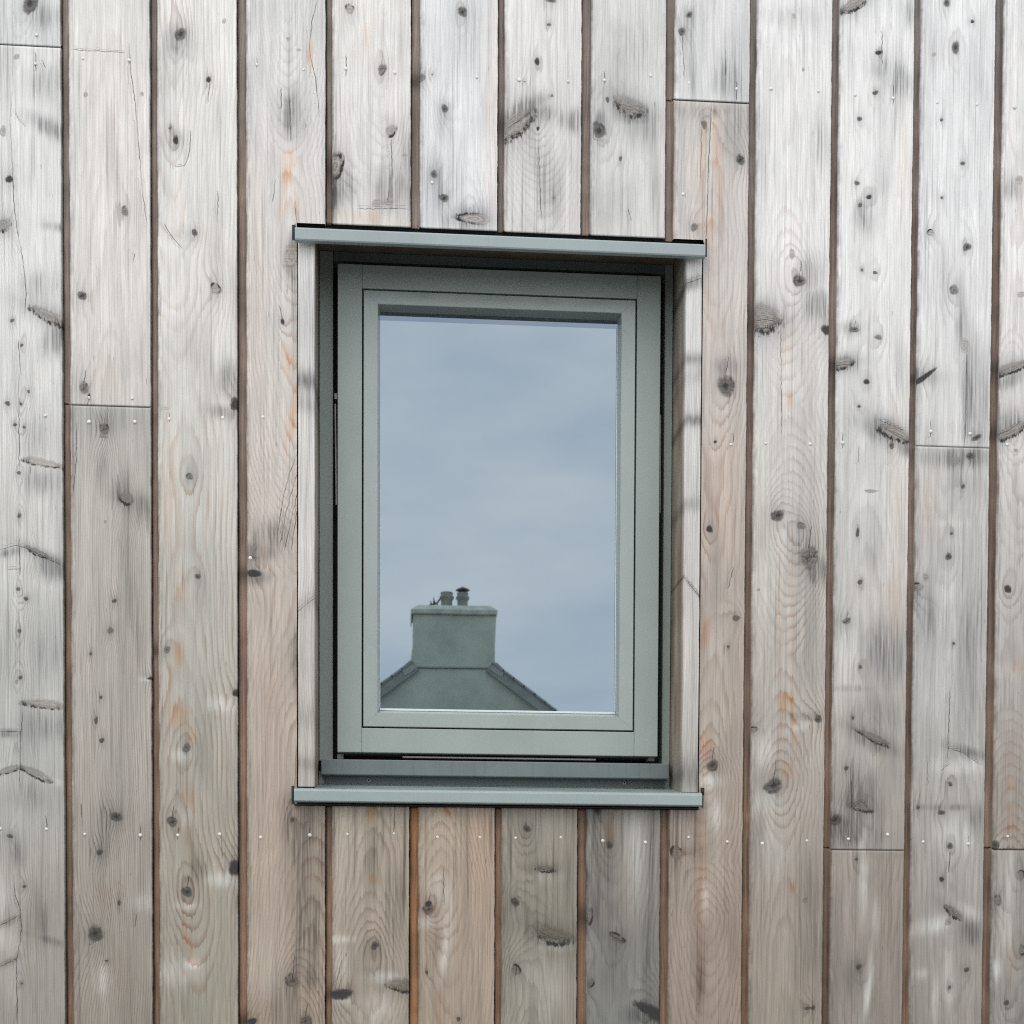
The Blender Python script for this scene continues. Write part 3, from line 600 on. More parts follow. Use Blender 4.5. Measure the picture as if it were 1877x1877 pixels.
def build_plank(k, z_bot, z_top, tint_pts, pith, hdist, rw, amt, warm, seed, knots, stains, cracks, nails,
                fine=True, notch=None, cut_lo=0.0, cut_hi=0.0):
    u_lip, u_face, u_r = col_u(k)
    dy = (np.random.RandomState(seed).rand() - 0.5) * 0.0012
    # cross section: (u, depth)
    nu = 58 if fine else 12
    du = (u_r - u_face)
    fu = u_face + 0.0022 + (u_r - 0.0012 - u_face - 0.0022) * np.linspace(0, 1, nu)
    if notch:
        j = int(np.argmin(abs(fu - notch[0])))
        fu[j] = notch[0]
    prof = [(u_lip, THICK), (u_lip, LIP_D + 0.0006), (u_lip + 0.0008, LIP_D)]
    for t in (0.33, 0.66):
        prof.append((u_lip + (u_face - 0.0012 - u_lip) * t, LIP_D))
    prof += [(u_face - 0.0014, LIP_D), (u_face - 0.0002, LIP_D * 0.45), (u_face + 0.0010, 0.0014)]
    prof += [(u, 0.0) for u in fu]
    prof += [(u_r - 0.0003, 0.0004), (u_r, 0.0014), (u_r, THICK)]
    PU = np.array([p[0] for p in prof]); PD = np.array([p[1] for p in prof]) + dy
    # rows
    zt, zb = at(900, -70)[1], at(900, 1950)[1]
    stp = 0.0030 if fine else 0.03
    lo, hi = max(z_bot, zb), min(z_top, zt)
    rows = []
    if z_bot < lo - 1e-6:
        rows += list(np.arange(z_bot, lo, 0.035))
    if hi > lo:
        rows += list(np.linspace(lo, hi, max(3, int((hi - lo) / stp))))
    if z_top > hi + 1e-6:
        rows += list(np.linspace(max(hi, z_bot), z_top, max(2, int((z_top - max(hi, z_bot)) / 0.035)))[1:])
    rows = np.array(sorted(set(np.round(rows, 6))))
    rows[0], rows[-1] = z_bot, z_top
    if notch:
        for zc in notch[2:]:
            j = int(np.argmin(abs(rows - zc)))
            rows[j] = zc
    nr, nc = len(rows), len(prof)
    X = np.tile(PU, (nr, 1)); Z = np.tile(rows[:, None], (1, nc)); Y = np.tile(PD, (nr, 1))
    X0 = X.copy()
    # uneven machined edges
    e1 = vnoise1(rows * 23, seed + 1) * 0.0014 + vnoise1(rows * 130, seed + 5) * 0.0004
    e2 = vnoise1(rows * 55, seed + 2) * 0.0008 + vnoise1(rows * 300, seed + 6) * 0.0005
    X[:, 5:9] += e1[:, None]
    X[:, nc - 3:] += e2[:, None]
    Y += (vnoise1(rows * 2.2, seed + 3) * 0.0016)[:, None]
    # bevelled end cuts: the rear of the joint sits higher than the face
    if cut_lo:
        Z[0, :] += (PD - dy) * cut_lo
    if cut_hi:
        Z[-1, :] += (PD - dy) * cut_hi
    px, py = pix(X0, Z)
    is_lip = np.zeros((nr, nc), bool); is_lip[:, :7] = True
    # ---- growth ring field
    xc = np.interp(py, [a for a, _ in pith], [b for _, b in pith])
    hh = np.interp(py, [a for a, _ in hdist], [b for _, b in hdist])
    hh = hh + vnoise1(py / 170.0 + 7, seed + 8) * 14 + vnoise1(py / 60.0, seed + 9) * 4
    xw = px - xc + vnoise1(py / 300.0 + 3, seed + 10) * 24 + vnoise1(py / 110.0, seed + 11) * 4
    xw = xw + vnoise2(px / 40.0 + 9, py / 260.0 + 40, seed + 12) * 4
    ring = np.sqrt(xw ** 2 + hh ** 2)
    knot = np.full((nr, nc), 3.0); kd = np.zeros((nr, nc)); kr = np.zeros((nr, nc)); kv = np.zeros((nr, nc)); kf = np.zeros((nr, nc)); dark = np.zeros((nr, nc)); near = np.zeros((nr, nc))
    for (kx, ky, rx, ry, an, kind) in knots:
        dx, dyy = px - kx, py - ky
        ca, sa = math.cos(an), math.sin(an)
        a = (dx * ca + dyy * sa) / rx
        b = (-dx * sa + dyy * ca) / ry
        d = np.sqrt(a * a + b * b)
        th = np.arctan2(b, a)
        sd = int(kx * 7 + ky * 3) % 997
        d = d * (1 + 0.10 * np.sin(2 * th + sd) + 0.07 * np.sin(3 * th + sd * 2.1))
        m = d < knot
        knot = np.where(m, d, knot)
        kd = np.where(m, KIND[kind][0], kd); kr = np.where(m, KIND[kind][1] * np.clip(0.55 + 0.65 * (b if kind in 'sS' else np.sin(th + sd)), 0.1, 1.3), kr); kf = np.where(m, KIND[kind][2], kf); kv = np.where(m, np.clip(b * ry, -60, 60) + kx, kv)
        rm = min(rx, ry * 1.2)
        A = min(rm * 1.5, 18) if kind not in 'fS' else rm * 0.5
        if kind in 'dgrbh':
            near = np.maximum(near, np.exp(-((dx / (rm * 3 + 4)) ** 2 + (dyy / (rm * 5 + 8)) ** 2)))
        ring = ring - A * np.exp(-((dx / (rm * 2.3 + 3)) ** 2 + (dyy / (rm * 4.2 + 6)) ** 2))
        if kind in 'dghrb':
            dark = np.maximum(dark, 0.34 * np.exp(-((dx / (rx * 1.5 + 1)) ** 2 + (dyy / (ry * 2.4 + 2)) ** 2)))
        elif kind == 's':
            dark = np.maximum(dark, 0.52 * np.exp(-(np.minimum(d, 9) / 1.9) ** 2))
    ring = ring / (rw * 0.78)
    # ---- colours
    ys = [a for a, _ in tint_pts]
    T = np.stack([np.interp(py, ys, [c[i] for _, c in tint_pts]) for i in range(3)], -1)
    T = lin(T * np.interp(py, [500, 1000, 1877], [1.0, 0.965, 0.925])[..., None])
    warmth = np.full((nr, nc), warm)
    GS = np.zeros((nr, nc))
    NEAR = near * 0.4
    amtA = amt * np.interp(py, [0, 350, 900, 1500], [0.55, 0.62, 0.85, 1.0]) * (1 + 1.1 * vnoise2(px / 50 + 13, py / 330 + 3, seed + 33))
    for (sx, sy, rx, ry, an, am, kk) in stains:
        dx, dyy = px - sx, py - sy
        if abs(dyy).min() > 4 * max(rx, ry):
            continue
        ca, sa = math.cos(an), math.sin(an)
        a = (dx * ca + dyy * sa) / rx; b = (-dx * sa + dyy * ca) / ry
        wob = 1 + 0.5 * vnoise2(px / 9 + 50, py / 26 + 50, seed + 20)
        q = (a * a + b * b) * wob
        w = 1.25 * am * np.exp(-q ** 1.2)
        w = w * (1 + 0.8 * vnoise2(px / 3.2 + 5, py / 40 + 9, seed + 21) + 0.7 * vnoise2(px / 9 + 15, py / 90 + 9, seed + 22))
        w = np.clip(w, 0, 1)
        if kk == 'w':
            T = T + (np.maximum(T, lin((222, 221, 217))) * 1.0 - T) * (w * 0.58)[..., None]
        elif kk == 'g':
            GS = np.maximum(GS, w * 1.35)
        else:
            T = T * (1 - w[..., None] * (0.78 if kk == 'o' else 1.0) * (1 - np.array(STC[kk])))
            if kk == 'o':
                warmth = np.clip(warmth + w * 0.9, 0, 1)
                amtA = amtA + 0.5 * w
    T = T * (1 - 0.30 * dark[..., None])
    # planks: tone drifting slowly across and along
    cl = vnoise2(px / 46 + 11, py / 170 + 23, seed + 34) + 0.7 * vnoise2(px / 16 + 5, py / 110 + 2, seed + 35)
    GS = np.clip(GS + 0.75 * np.clip(cl - 0.15, 0, 1) + dark * 0.95, 0, 1)
    dr = 1 + 0.09 * vnoise2(px / 45 + 31, py / 260 + 17, seed + 30) + 0.07 * vnoise2(px / 14 + 3, py / 420 + 7, seed + 31)
    T = T * dr[..., None]
    # the machined lip is younger wood: brown, blackened in places
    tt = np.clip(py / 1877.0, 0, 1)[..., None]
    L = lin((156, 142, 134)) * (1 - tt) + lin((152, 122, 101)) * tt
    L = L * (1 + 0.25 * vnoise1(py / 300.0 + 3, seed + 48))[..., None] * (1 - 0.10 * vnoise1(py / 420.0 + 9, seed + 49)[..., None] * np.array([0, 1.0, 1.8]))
    if k >= 9:
        L = L * lin((236, 238, 242))
    if k == 5:
        L = np.where(py[..., None] > 1200, lin((172, 128, 92)), L)
    ln = vnoise1(py / 70.0, seed + 40)
    L = L * (1 + 0.35 * ln + 0.22 * vnoise1(py / 17.0, seed + 41))[..., None]
    for (kx, ky, rx, ry, an, kind) in knots:
        if kind in 'hrsg' and kx - rx < px[0, 8] + 8:
            L = L * (1 - 0.6 * np.exp(-((py - ky) / (ry * 1.6 + 4)) ** 2))[..., None]
    # shade painted into both corners of the recess; the fuzzy left arris weathers darker
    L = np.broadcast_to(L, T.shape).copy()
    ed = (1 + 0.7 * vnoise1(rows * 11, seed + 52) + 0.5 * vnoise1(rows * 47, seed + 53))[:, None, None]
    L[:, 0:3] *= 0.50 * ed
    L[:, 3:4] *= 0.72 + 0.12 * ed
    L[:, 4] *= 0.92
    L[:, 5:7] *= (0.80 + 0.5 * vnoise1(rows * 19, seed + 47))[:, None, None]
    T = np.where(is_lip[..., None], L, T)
    T[:, 7:9] *= (0.76 + 0.4 * vnoise1(rows * 37, seed + 43) + 0.25 * vnoise1(rows * 170, seed + 45))[:, None, None]
    T[:, 9:11] *= (0.90 + 0.25 * vnoise1(rows * 41, seed + 44) + 0.15 * vnoise1(rows * 140, seed + 46))[:, None, None]
    # edges weather darker right at the arris
    T[:, nc - 2:] *= 0.7
    amtA = np.where(is_lip, 0.62, amtA + NEAR)
    ring = np.where(is_lip, px / 5.2 + vnoise1(py / 140, seed + 51) * 2.5, ring)
    warmth = np.where(is_lip, 0.35, warmth)
    knot = np.where(is_lip, 3.0, knot)
    GS = np.where(is_lip, 0.0, GS)
    T = np.clip(T * K_ALB * np.array([1.0, 0.99, 0.965]), 0.012, 0.9)
    # ---- cracks (signed distance in ruler units, and a weight that dies away at both ends)
    cracks = list(cracks)
    for (kx, ky, rx, ry, an, kind) in knots:
        if kind in 'dgb' and rx >= 8:
            q1 = (kx * 7.3 + ky) % 3.0 - 1.5
            cracks.append(('v', np.array([[kx + q1, ky - ry * 0.85], [kx + 0.5, ky]])))
            cracks.append(('h', np.array([[kx - rx * 0.8, ky - q1 * 2], [kx, ky + 1.0], [kx + rx * 0.8, ky - 3.0 + q1]])))
            if kind != 'd':
                cracks.append(('v', np.array([[kx + rx * 0.3, ky - ry * 3.2], [kx, ky - ry * 0.9]])))
    for (nx, ny) in nails:
        if (nx * 7 + ny * 3) % 7 < 2:
            ln_ = 10 + (nx * 13 % 17)
            cracks.append(('v', np.array([[nx + 0.5, ny - ln_], [nx, ny + ln_ * 0.6]])))
    ck = np.full((nr, nc), 6.0); cw = np.zeros((nr, nc))
    for ci, (typ, p) in enumerate(cracks):
        if typ == 'v':
            o = np.argsort(p[:, 1])
            sd = px - np.interp(py, p[o, 1], p[o, 0]) + vnoise1(py / 6.0, seed + 50 + ci) * 1.6
            t_ = (py - p[:, 1].min()) / (np.ptp(p[:, 1]) + 1e-6)
            e_ = 4.0 / (np.ptp(p[:, 1]) + 1e-6)
        else:
            o = np.argsort(p[:, 0])
            sd = (py - np.interp(px, p[o, 0], p[o, 1]) + vnoise1(px / 5.0, seed + 50 + ci) * 2.0) * 1.2
            t_ = (px - p[:, 0].min()) / (np.ptp(p[:, 0]) + 1e-6)
            e_ = 4.0 / (np.ptp(p[:, 0]) + 1e-6)
        w_ = np.clip(np.minimum(t_, 1 - t_) / max(0.12, e_) + 0.25, 0, 1) * ((t_ > -e_) & (t_ < 1 + e_))
        use = (abs(sd) < abs(ck)) & (w_ > 0)
        ck = np.where(use, np.clip(sd, -6, 6), ck)
        cw = np.where(use, w_, cw)
    ck = np.where(is_lip, 6.0, ck)
    fl = np.clip(0.55 + 1.6 * vnoise2(px / 60 + 77, py / 200 + 5, seed + 60), 0, 1)
    fl = np.where(is_lip, 0.3, fl)
    # real relief: knots a hair proud or sunk, cracks open
    if fine:
        Y = Y + np.where(is_lip, 0, 0.0007 * np.exp(-(knot / 0.9) ** 2) * (kd - 0.3))
        Y = Y + np.where((abs(ck) < 1.0) & (cw > 0.3), 0.0005, 0)
    # ---- mesh
    idx = np.arange(nr * nc).reshape(nr, nc)
    q = np.stack([idx[:-1, :-1], idx[:-1, 1:], idx[1:, 1:], idx[1:, :-1]], -1)
    if notch:
        ue, side, z0, z1 = notch
        uc = 0.5 * (X0[:-1, :-1] + X0[:-1, 1:]); zc = 0.5 * (Z[:-1, :-1] + Z[1:, :-1])
        rm = (zc > z0) & (zc < z1) & ((uc > ue) if side > 0 else (uc < ue))
        q = q[~rm]
    else:
        q = q.reshape(-1, 4)
    co = np.stack([X, Y, Z], -1).reshape(-1, 3)
    # end caps: a row of quads from the end edge to the back plane
    caps = []
    base = len(co)
    extra = []
    for r_, flip in ((0, False), (nr - 1, True)):
        b0 = base + len(extra)
        for c in range(nc):
            extra.append((X[r_, c], THICK + dy, Z[r_, c] + (THICK + dy - Y[r_, c]) * (cut_hi if flip else cut_lo)))
        for c in range(nc - 1):
            f = [idx[r_, c], b0 + c, b0 + c + 1, idx[r_, c + 1]]
            caps.append(f[::-1] if flip else f)
    co = np.vstack([co, np.array(extra)])
    faces = np.vstack([q, np.array(caps)])
    me = bpy.data.meshes.new('plank')
    nv, nf = len(co), len(faces)
    me.vertices.add(nv)
    me.vertices.foreach_set('co', co.astype(np.float32).ravel())
    me.loops.add(nf * 4)
    me.loops.foreach_set('vertex_index', faces.astype(np.int32).ravel())
    me.polygons.add(nf)
    me.polygons.foreach_set('loop_start', np.arange(0, nf * 4, 4, dtype=np.int32))
    me.polygons.foreach_set('use_smooth', np.ones(nf, dtype=bool))
    me.update(calc_edges=True)
    def put(name, arr, end, typ='FLOAT'):
        a = me.attributes.new(name, typ, 'POINT')
        if typ == 'FLOAT':
            v = np.concatenate([arr.ravel(), np.full(2 * nc, end)])
            a.data.foreach_set('value', v.astype(np.float32))
        else:
            rgb = np.vstack([arr.reshape(-1, 3), np.concatenate([arr[0] * 0.3, arr[-1] * 0.3])])
            v = np.hstack([rgb, np.ones((len(rgb), 1))])
            a.data.foreach_set('color', v.astype(np.float32).ravel())
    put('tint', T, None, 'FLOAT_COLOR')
    put('ring', ring, 0.0); put('amt', amtA, 0.0); put('warm', warmth, 0.0)
    put('knot', knot, 3.0); put('kd', kd, 0.0); put('kr', kr, 0.0); put('kv', kv, 0.0); put('cw', cw, 0.0); put('gs', GS, 0.0); put('kf', kf, 0.0); put('crack', ck, 6.0); put('fleck', fl, 0.0)
    me.validate()
    ob = link('plank', me, M_WOOD, wall)
    for (nx, ny) in nails:
        X_, Z_ = at(nx, ny, 0)
        n = link('nail', NAIL_ME, M_NAIL, ob, (X_, dy + 0.0002, Z_))
        sc = 0.78 + 0.3 * random.random()
        n.scale = (sc, 1, sc)
        n.rotation_euler = (random.uniform(-.12, .12), 0, random.uniform(-.12, .12))
    return ob

def in_board(x, y, k, y0, y1, pad=10):
    xl, xr = pix(np.array(col_u(k)[1]), np.array(EYE))[0], None
    Zq = at(x, y)[1]
    xl = pix(col_u(k)[1], Zq)[0]; xr = pix(col_u(k)[2], Zq)[0]
    return xl - pad <= x <= xr + 5 and y0 - 2 <= y <= y1 + 2

JOINT_GAP = 0.0016
for bi, (k, ya, yb, tints, pith, hd, rw, amt, warm, lab) in enumerate(BOARDS):
    xm = 0.5 * (G_TOP[min(k, 11)] + G_BOT[min(k, 11)]) + (20 if k == 12 else -70)
    cut_lo = cut_hi = 0.0
    if yb is None:
        zb = Z_LO; yB = 9999
    elif yb == 'H':
        zb = V_HEAD; yB = 440; cut_lo = 1.05
    else:
        zb = at(xm, yb)[1] + JOINT_GAP * 0.5; yB = yb; cut_lo = 0.9
    if ya is None:
        zt = Z_HI; yA = -9999
    elif ya == 'S':
        zt = V_SILL; yA = 1470
    else:
        zt = at(xm, ya)[1] - JOINT_GAP * 0.5; yA = ya; cut_hi = 0.9
    notch = None
    if k == 3:
        notch = (U_CUT_L, 1, V_SILL, V_HEAD)
    if k == 8 and ya == 187:
        notch = (U_CUT_R, -1, V_SILL, V_HEAD)
    ks = [q for q in KN if in_board(q[0], q[1], k, yA, yB)]
    ss = [q for q in ST if in_board(q[0], q[1], k, yA, yB)]
    cs = [q for q in CK if in_board(q[1][:, 0].mean(), q[1][:, 1].mean(), k, yA, yB)]
    ns = [q for q in NAILS if in_board(q[0], q[1], k, yA, yB, 2)]
    build_plank(k, zb, zt, tints, pith, hd, rw, amt, warm, 100 + bi * 17, ks, ss, cs, ns, True, notch, cut_lo, cut_hi)

# boards beyond the edges of the view
for k in list(range(-N_SIDE, 0)) + list(range(13, 13 + N_SIDE)):
    r = random.Random(k * 31 + 5)
    t0 = r.uniform(-7, 7)
    tp = [(-1500, (218 + t0, 217 + t0, 217 + t0)), (200, (218 + t0, 217 + t0, 217 + t0)), (900, (203 + t0, 199 + t0, 195 + t0)), (1700, (168 + t0, 159 + t0, 149 + t0)), (3400, (160 + t0, 150 + t0, 140 + t0))]
    uf, ur = col_u(k)[1], col_u(k)[2]
    xa, xb = pix(uf, EYE + 1)[0], pix(ur, EYE + 1)[0]
    ks = [(r.uniform(xa, xb), r.uniform(-1500, 3300), r.uniform(5, 12), r.uniform(6, 13), 0.0, r.choice('dgr')) for _ in range(14)]
    yj = r.uniform(200, 1700)
    zj = at(900, yj)[1]
    for (za, zb_, s_) in ((Z_LO, zj - 0.0008, 1), (zj + 0.0008, Z_HI, 2)):
        build_plank(k, za, zb_, tp, [(0, r.uniform(xa, xb))], [(-1500, r.uniform(20, 90)), (900, r.uniform(20, 90)), (3400, r.uniform(20, 90))], r.uniform(6, 9), 0.4, 0.25, 900 + k * 13 + s_, ks, [], [], [], False)

# masonry core behind the boards, with the opening
U0, U1 = col_u(-N_SIDE)[0] - 0.01, col_u(12 + N_SIDE)[2] + 0.005
bm = bmesh.new()
HU0, HU1 = U_CUT_L + 0.0012, U_CUT_R - 0.0012
HZ0, HZ1 = V_SILL - 0.012, V_HEAD + 0.012
add_box(bm, U0, HU0, THICK + 0.004, 0.30, Z_LO - 0.1, Z_HI)
add_box(bm, HU1, U1, THICK + 0.004, 0.30, Z_LO - 0.1, Z_HI)
add_box(bm, HU0, HU1, THICK + 0.004, 0.30, HZ1, Z_HI)
add_box(bm, HU0, HU1, THICK + 0.004, 0.30, Z_LO - 0.1, HZ0)
bm_obj('wall_core', bm, M_MEMB, wall)
bm = bmesh.new()
add_box(bm, U0, U1, 0.004, 0.30, 0.0, Z_LO - 0.1)
bm_obj('plinth', bm, M_RENDER, wall)
bm = bmesh.new()
add_box(bm, U0 - 0.1, U1 + 0.1, -0.22, 0.30, Z_HI + 0.002, Z_HI + 0.2, 0.004)
bm_obj('fascia', bm, M_FLASH, wall)

# the room behind the pane: a closed box
bm = bmesh.new()
add_box(bm, U0, U1, 0.302, 3.6, 0.02, 4.2)
for f in bm.faces:
    f.normal_flip()
ff = [f for f in bm.faces if all(abs(v.co.y - 0.302) < 1e-5 for v in f.verts)]
bmesh.ops.delete(bm, geom=ff, context='FACES')
structure(bm_obj('room', bm, M_ROOM))
bm = bmesh.new()
add_box(bm, U0, U1, 0.3005, 3.7, 4.22, 4.5)
structure(bm_obj('roof_deck', bm, M_MEMB))

# ------------------------------------------------------------------ window
win = empty('window', 'small grey green casement window set in the board wall, a chimney mirrored in its pane', 'window',
            (at(915, 1440)[0], 0.05, at(915, 1440)[1]))
WL = Vector(win.location)
def wp(o):
    """keep world placement under the window's empty"""
    o.matrix_parent_inverse = Matrix.Translation(-WL)
    return o
Y_FR, Y_SASH = 0.106, 0.080

def trim_board(uL, uR, z0, z1, y0, y1, name, seed, xpx):
    """solid reveal board on edge; same weathered timber with its own attributes"""
    nz = int((z1 - z0) / 0.0035)
    zs = np.linspace(z0, z1, nz)
    pr = [(uL, y1)] + [(uL, y) for y in np.linspace(y1, y0 + 0.0015, 8)[1:]] + [(uL + 0.0008, y0)]
    pr += [(u, y0) for u in np.linspace(uL + 0.0014, uR - 0.0014, 12)]
    pr += [(uR - 0.0008, y0)] + [(uR, y) for y in np.linspace(y0 + 0.0015, y1, 8)]
    nc = len(pr)
    PU = np.array([p[0] for p in pr]); PD = np.array([p[1] for p in pr])
    X = np.tile(PU, (nz, 1)); Yv = np.tile(PD, (nz, 1)); Z = np.tile(zs[:, None], (1, nc))
    X = X + (vnoise1(zs * 30, seed) * 0.0008)[:, None]
    px, py = pix(X, Z)
    s = X - uL + (Yv - y0) * 0.6
    ring = (s / 0.0042) + vnoise1(py / 200, seed + 1) * 2.2 + vnoise1(py / 70, seed + 2) * 0.7
    tp = [(440, (214, 212, 208)), (900, (210, 206, 201)), (1200, (196, 190, 183)), (1440, (176, 171, 163))]
    T = lin(np.stack([np.interp(py, [a for a, _ in tp], [c[i] for _, c in tp]) for i in range(3)], -1))
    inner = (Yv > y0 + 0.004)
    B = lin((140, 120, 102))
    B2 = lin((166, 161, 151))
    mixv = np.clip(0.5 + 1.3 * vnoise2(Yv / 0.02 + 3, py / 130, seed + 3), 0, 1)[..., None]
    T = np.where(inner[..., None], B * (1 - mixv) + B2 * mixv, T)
    T = T * (1 + 0.14 * vnoise1(py / 90, seed + 4) + 0.12 * vnoise2(X / 0.006, py / 150, seed + 5))[..., None]
    ks = XTRIM[name + str(seed)]
    ck = np.full((nz, nc), 6.0)
    for (ky, amt_, h_, sl) in ks:
        w = amt_ * np.exp(-((py - ky - (px - xpx) * sl) / h_) ** 2)
        w = w * (1 + 0.8 * vnoise2(px / 2.5, py / 20, seed + 6))
        T = T * (1 - np.clip(w, 0, 0.8))[..., None] + 0
        if abs(sl) > 0.3:
            sd = np.clip(py - ky - (px - xpx) * sl, -6, 6)
            ck = np.where(abs(sd) < abs(ck), sd, ck)
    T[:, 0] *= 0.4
    T = np.clip(T * K_ALB, 0.02, 0.9)
    idx = np.arange(nz * nc).reshape(nz, nc)
    q = np.stack([idx[:-1, :-1], idx[:-1, 1:], idx[1:, 1:], idx[1:, :-1]], -1).reshape(-1, 4)
    co = np.stack([X, Yv, Z], -1).reshape(-1, 3)
    me = bpy.data.meshes.new(name)
    fl = [list(map(int, f)) for f in q] + [list(map(int, idx[0, ::-1])), list(map(int, idx[-1]))]
    me.from_pydata([tuple(c) for c in co], [], fl)
    n = nz * nc
    def put(nm, arr, typ='FLOAT'):
        a = me.attributes.new(nm, typ, 'POINT')
        if typ == 'FLOAT':
            a.data.foreach_set('value', np.broadcast_to(arr, (nz, nc)).astype(np.float32).ravel())
        else:
            a.data.foreach_set('color', np.concatenate([arr.reshape(-1, 3), np.ones((n, 1))], 1).astype(np.float32).ravel())
    put('tint', T, 'FLOAT_COLOR')
    put('ring', ring); put('amt', 0.5); put('warm', 0.15); put('knot', 3.0); put('kd', 0.0); put('kr', 0.0)
    put('crack', ck); put('cw', 0.8); put('fleck', 0.35)
    return wp(link(name, me, M_WOOD, win))
XTRIM = {'reveal_board3': [(700, .55, 20, .15), (742, .3, 16, .3), (1315, .22, 30, 0), (1400, .3, 14, .1), (560, .12, 60, 0), (1110, .25, 20, -.8)],
         'reveal_board9': [(518, .45, 12, -.35), (528, .25, 8, -.2), (660, .5, 12, 0), (690, .2, 16, 0), (772, .55, 12, 0), (925, .3, 14, -.2), (1078, .5, 3, 1.25), (1420, .4, 34, 0)]}
uTL0 = 0.5 * (at(546, 450)[0] + at(547, 1430)[0]); uTL1 = 0.5 * (at(576.5, 450)[0] + at(577.5, 1430)[0])
uTR0 = 0.5 * (at(1254, 480)[0] + at(1252, 1430)[0]); uTR1 = 0.5 * (at(1284, 480)[0] + at(1281, 1430)[0])
Y_TRIM = -0.004
Z_SF = at(600, 459, Y_FR)[1]                     # underside of the soffit board
zt_trim = 0.5 * (at(541, 418.5, -0.022)[1] + at(1293, 445, -0.022)[1]) - 0.006
zb_trimL = at(560, 1441, -0.01)[1]; zb_trimR = at(1268, 1452, -0.004)[1]
trim_board(uTL0, uTL1, zb_trimL, zt_trim, Y_TRIM, 0.15, 'reveal_board', 3, 561)
trim_board(uTR0, uTR1, zb_trimR, zt_trim, Y_TRIM, 0.15, 'reveal_board', 9, 1268)

M_SOFFIT = plain('soffit_timber', (0.20, 0.16, 0.125), 0.8, 0, 0.2, 30, 0.0003)
for (ua, ub) in ((uTL0, uTL1), (uTR0, uTR1)):
    wp(box('reveal_head_block', M_SOFFIT, win, ua, ub, 0.022, 0.15, zt_trim + 0.0003, Z_SF + 0.02, 0.0005))
wp(box('soffit_board', M_SOFFIT, win, uTL1 + 0.0005, uTR0 - 0.0005, 0.022, 0.15, Z_SF, Z_SF + 0.022, 0.001))

# head flashing: sloped top, upstand behind the boards, deep drip face
uFL, uFR = at(540.5, 430, -0.022)[0], at(1293, 457, -0.022)[0]
zF1 = 0.5 * (at(541, 418.5, -0.022)[1] + at(1293, 445, -0.022)[1])
zF0 = 0.5 * (at(541, 441, -0.022)[1] + at(1293, 469, -0.022)[1])
bm = bmesh.new()
prof = [(0.021, zF1 + 0.035), (0.021, zF1 + 0.008), (-0.0195, zF1 + 0.0006), (-0.0216, zF1 - 0.0004), (-0.0226, zF1 - 0.0026), (-0.0226, zF0 + 0.002),
        (-0.0216, zF0), (-0.014, zF0 - 0.0008), (-0.014, zF0 + 0.0008), (-0.0208, zF0 + 0.0018), (-0.0208, zF1 - 0.003), (0.019, zF1 + 0.005), (0.019, zF1 + 0.035)]
add_sweep_x(bm, prof, uFL, uFR)
wp(bm_obj('head_flashing', bm, M_FLASH, win))
# black strip standing in for the shade in the gap at the board cut
wp(box('drip_gap_shade', M_SEAL_AND_SHADE, win, uFL - 0.004, uFR + 0.0005, 0.0135, 0.0195, zF1 + 0.0085, V_HEAD + 0.010))
for (xa, xb, ya, yb) in ((535.5, 541.0, 412.5, 441), (1293.0, 1295.5, 438, 471), (534.5, 539.5, 1440.5, 1473), (1284.5, 1290.5, 1444, 1457), (1287.0, 1289.0, 1452, 1480)):
    a_, b_ = at(xa, ya), at(xb, yb)
    wp(box('end_gap_shade', M_SEAL_AND_SHADE, win, a_[0], b_[0], -0.0012, 0.004, a_[1], b_[1]))  # black strips paint the shade of the gaps at flashing and sill ends

# sill: sloped pressing with front fold and rear upstand
uSL, uSR = at(539, 1455, -0.025)[0], at(1287, 1470, -0.025)[0]
zS1 = 0.5 * (at(540, 1443, -0.025)[1] + at(1286, 1457, -0.025)[1])
zS0 = 0.5 * (at(540, 1467.5, -0.025)[1] + at(1286, 1478.5, -0.025)[1])
Y_UP = 0.108
zSB = 0.5 * (at(600, 1438.5, Y_UP)[1] + at(1200, 1443.5, Y_UP)[1])
zUP = 0.5 * (at(600, 1419, Y_UP)[1] + at(1200, 1425.5, Y_UP)[1])
bm = bmesh.new()
prof = [(-0.012, zS0 - 0.0006), (-0.0238, zS0), (-0.0252, zS0 + 0.0016), (-0.0252, zS1 - 0.0036), (-0.0246, zS1 - 0.0014), (-0.0228, zS1 + 0.0002), (-0.0200, zS1 + 0.0010), (Y_UP - 0.002, zSB - 0.001), (Y_UP, zSB + 0.001),
        (Y_UP, zUP + 0.004), (Y_UP + 0.002, zUP + 0.004), (Y_UP + 0.002, zSB - 0.003), (-0.0205, zS1 - 0.002), (-0.0228, zS1 - 0.004), (-0.0228, zS0 + 0.002), (-0.012, zS0 + 0.0012)]
add_sweep_x(bm, prof, uTL1 + 0.0008, uTR0 - 0.0008)
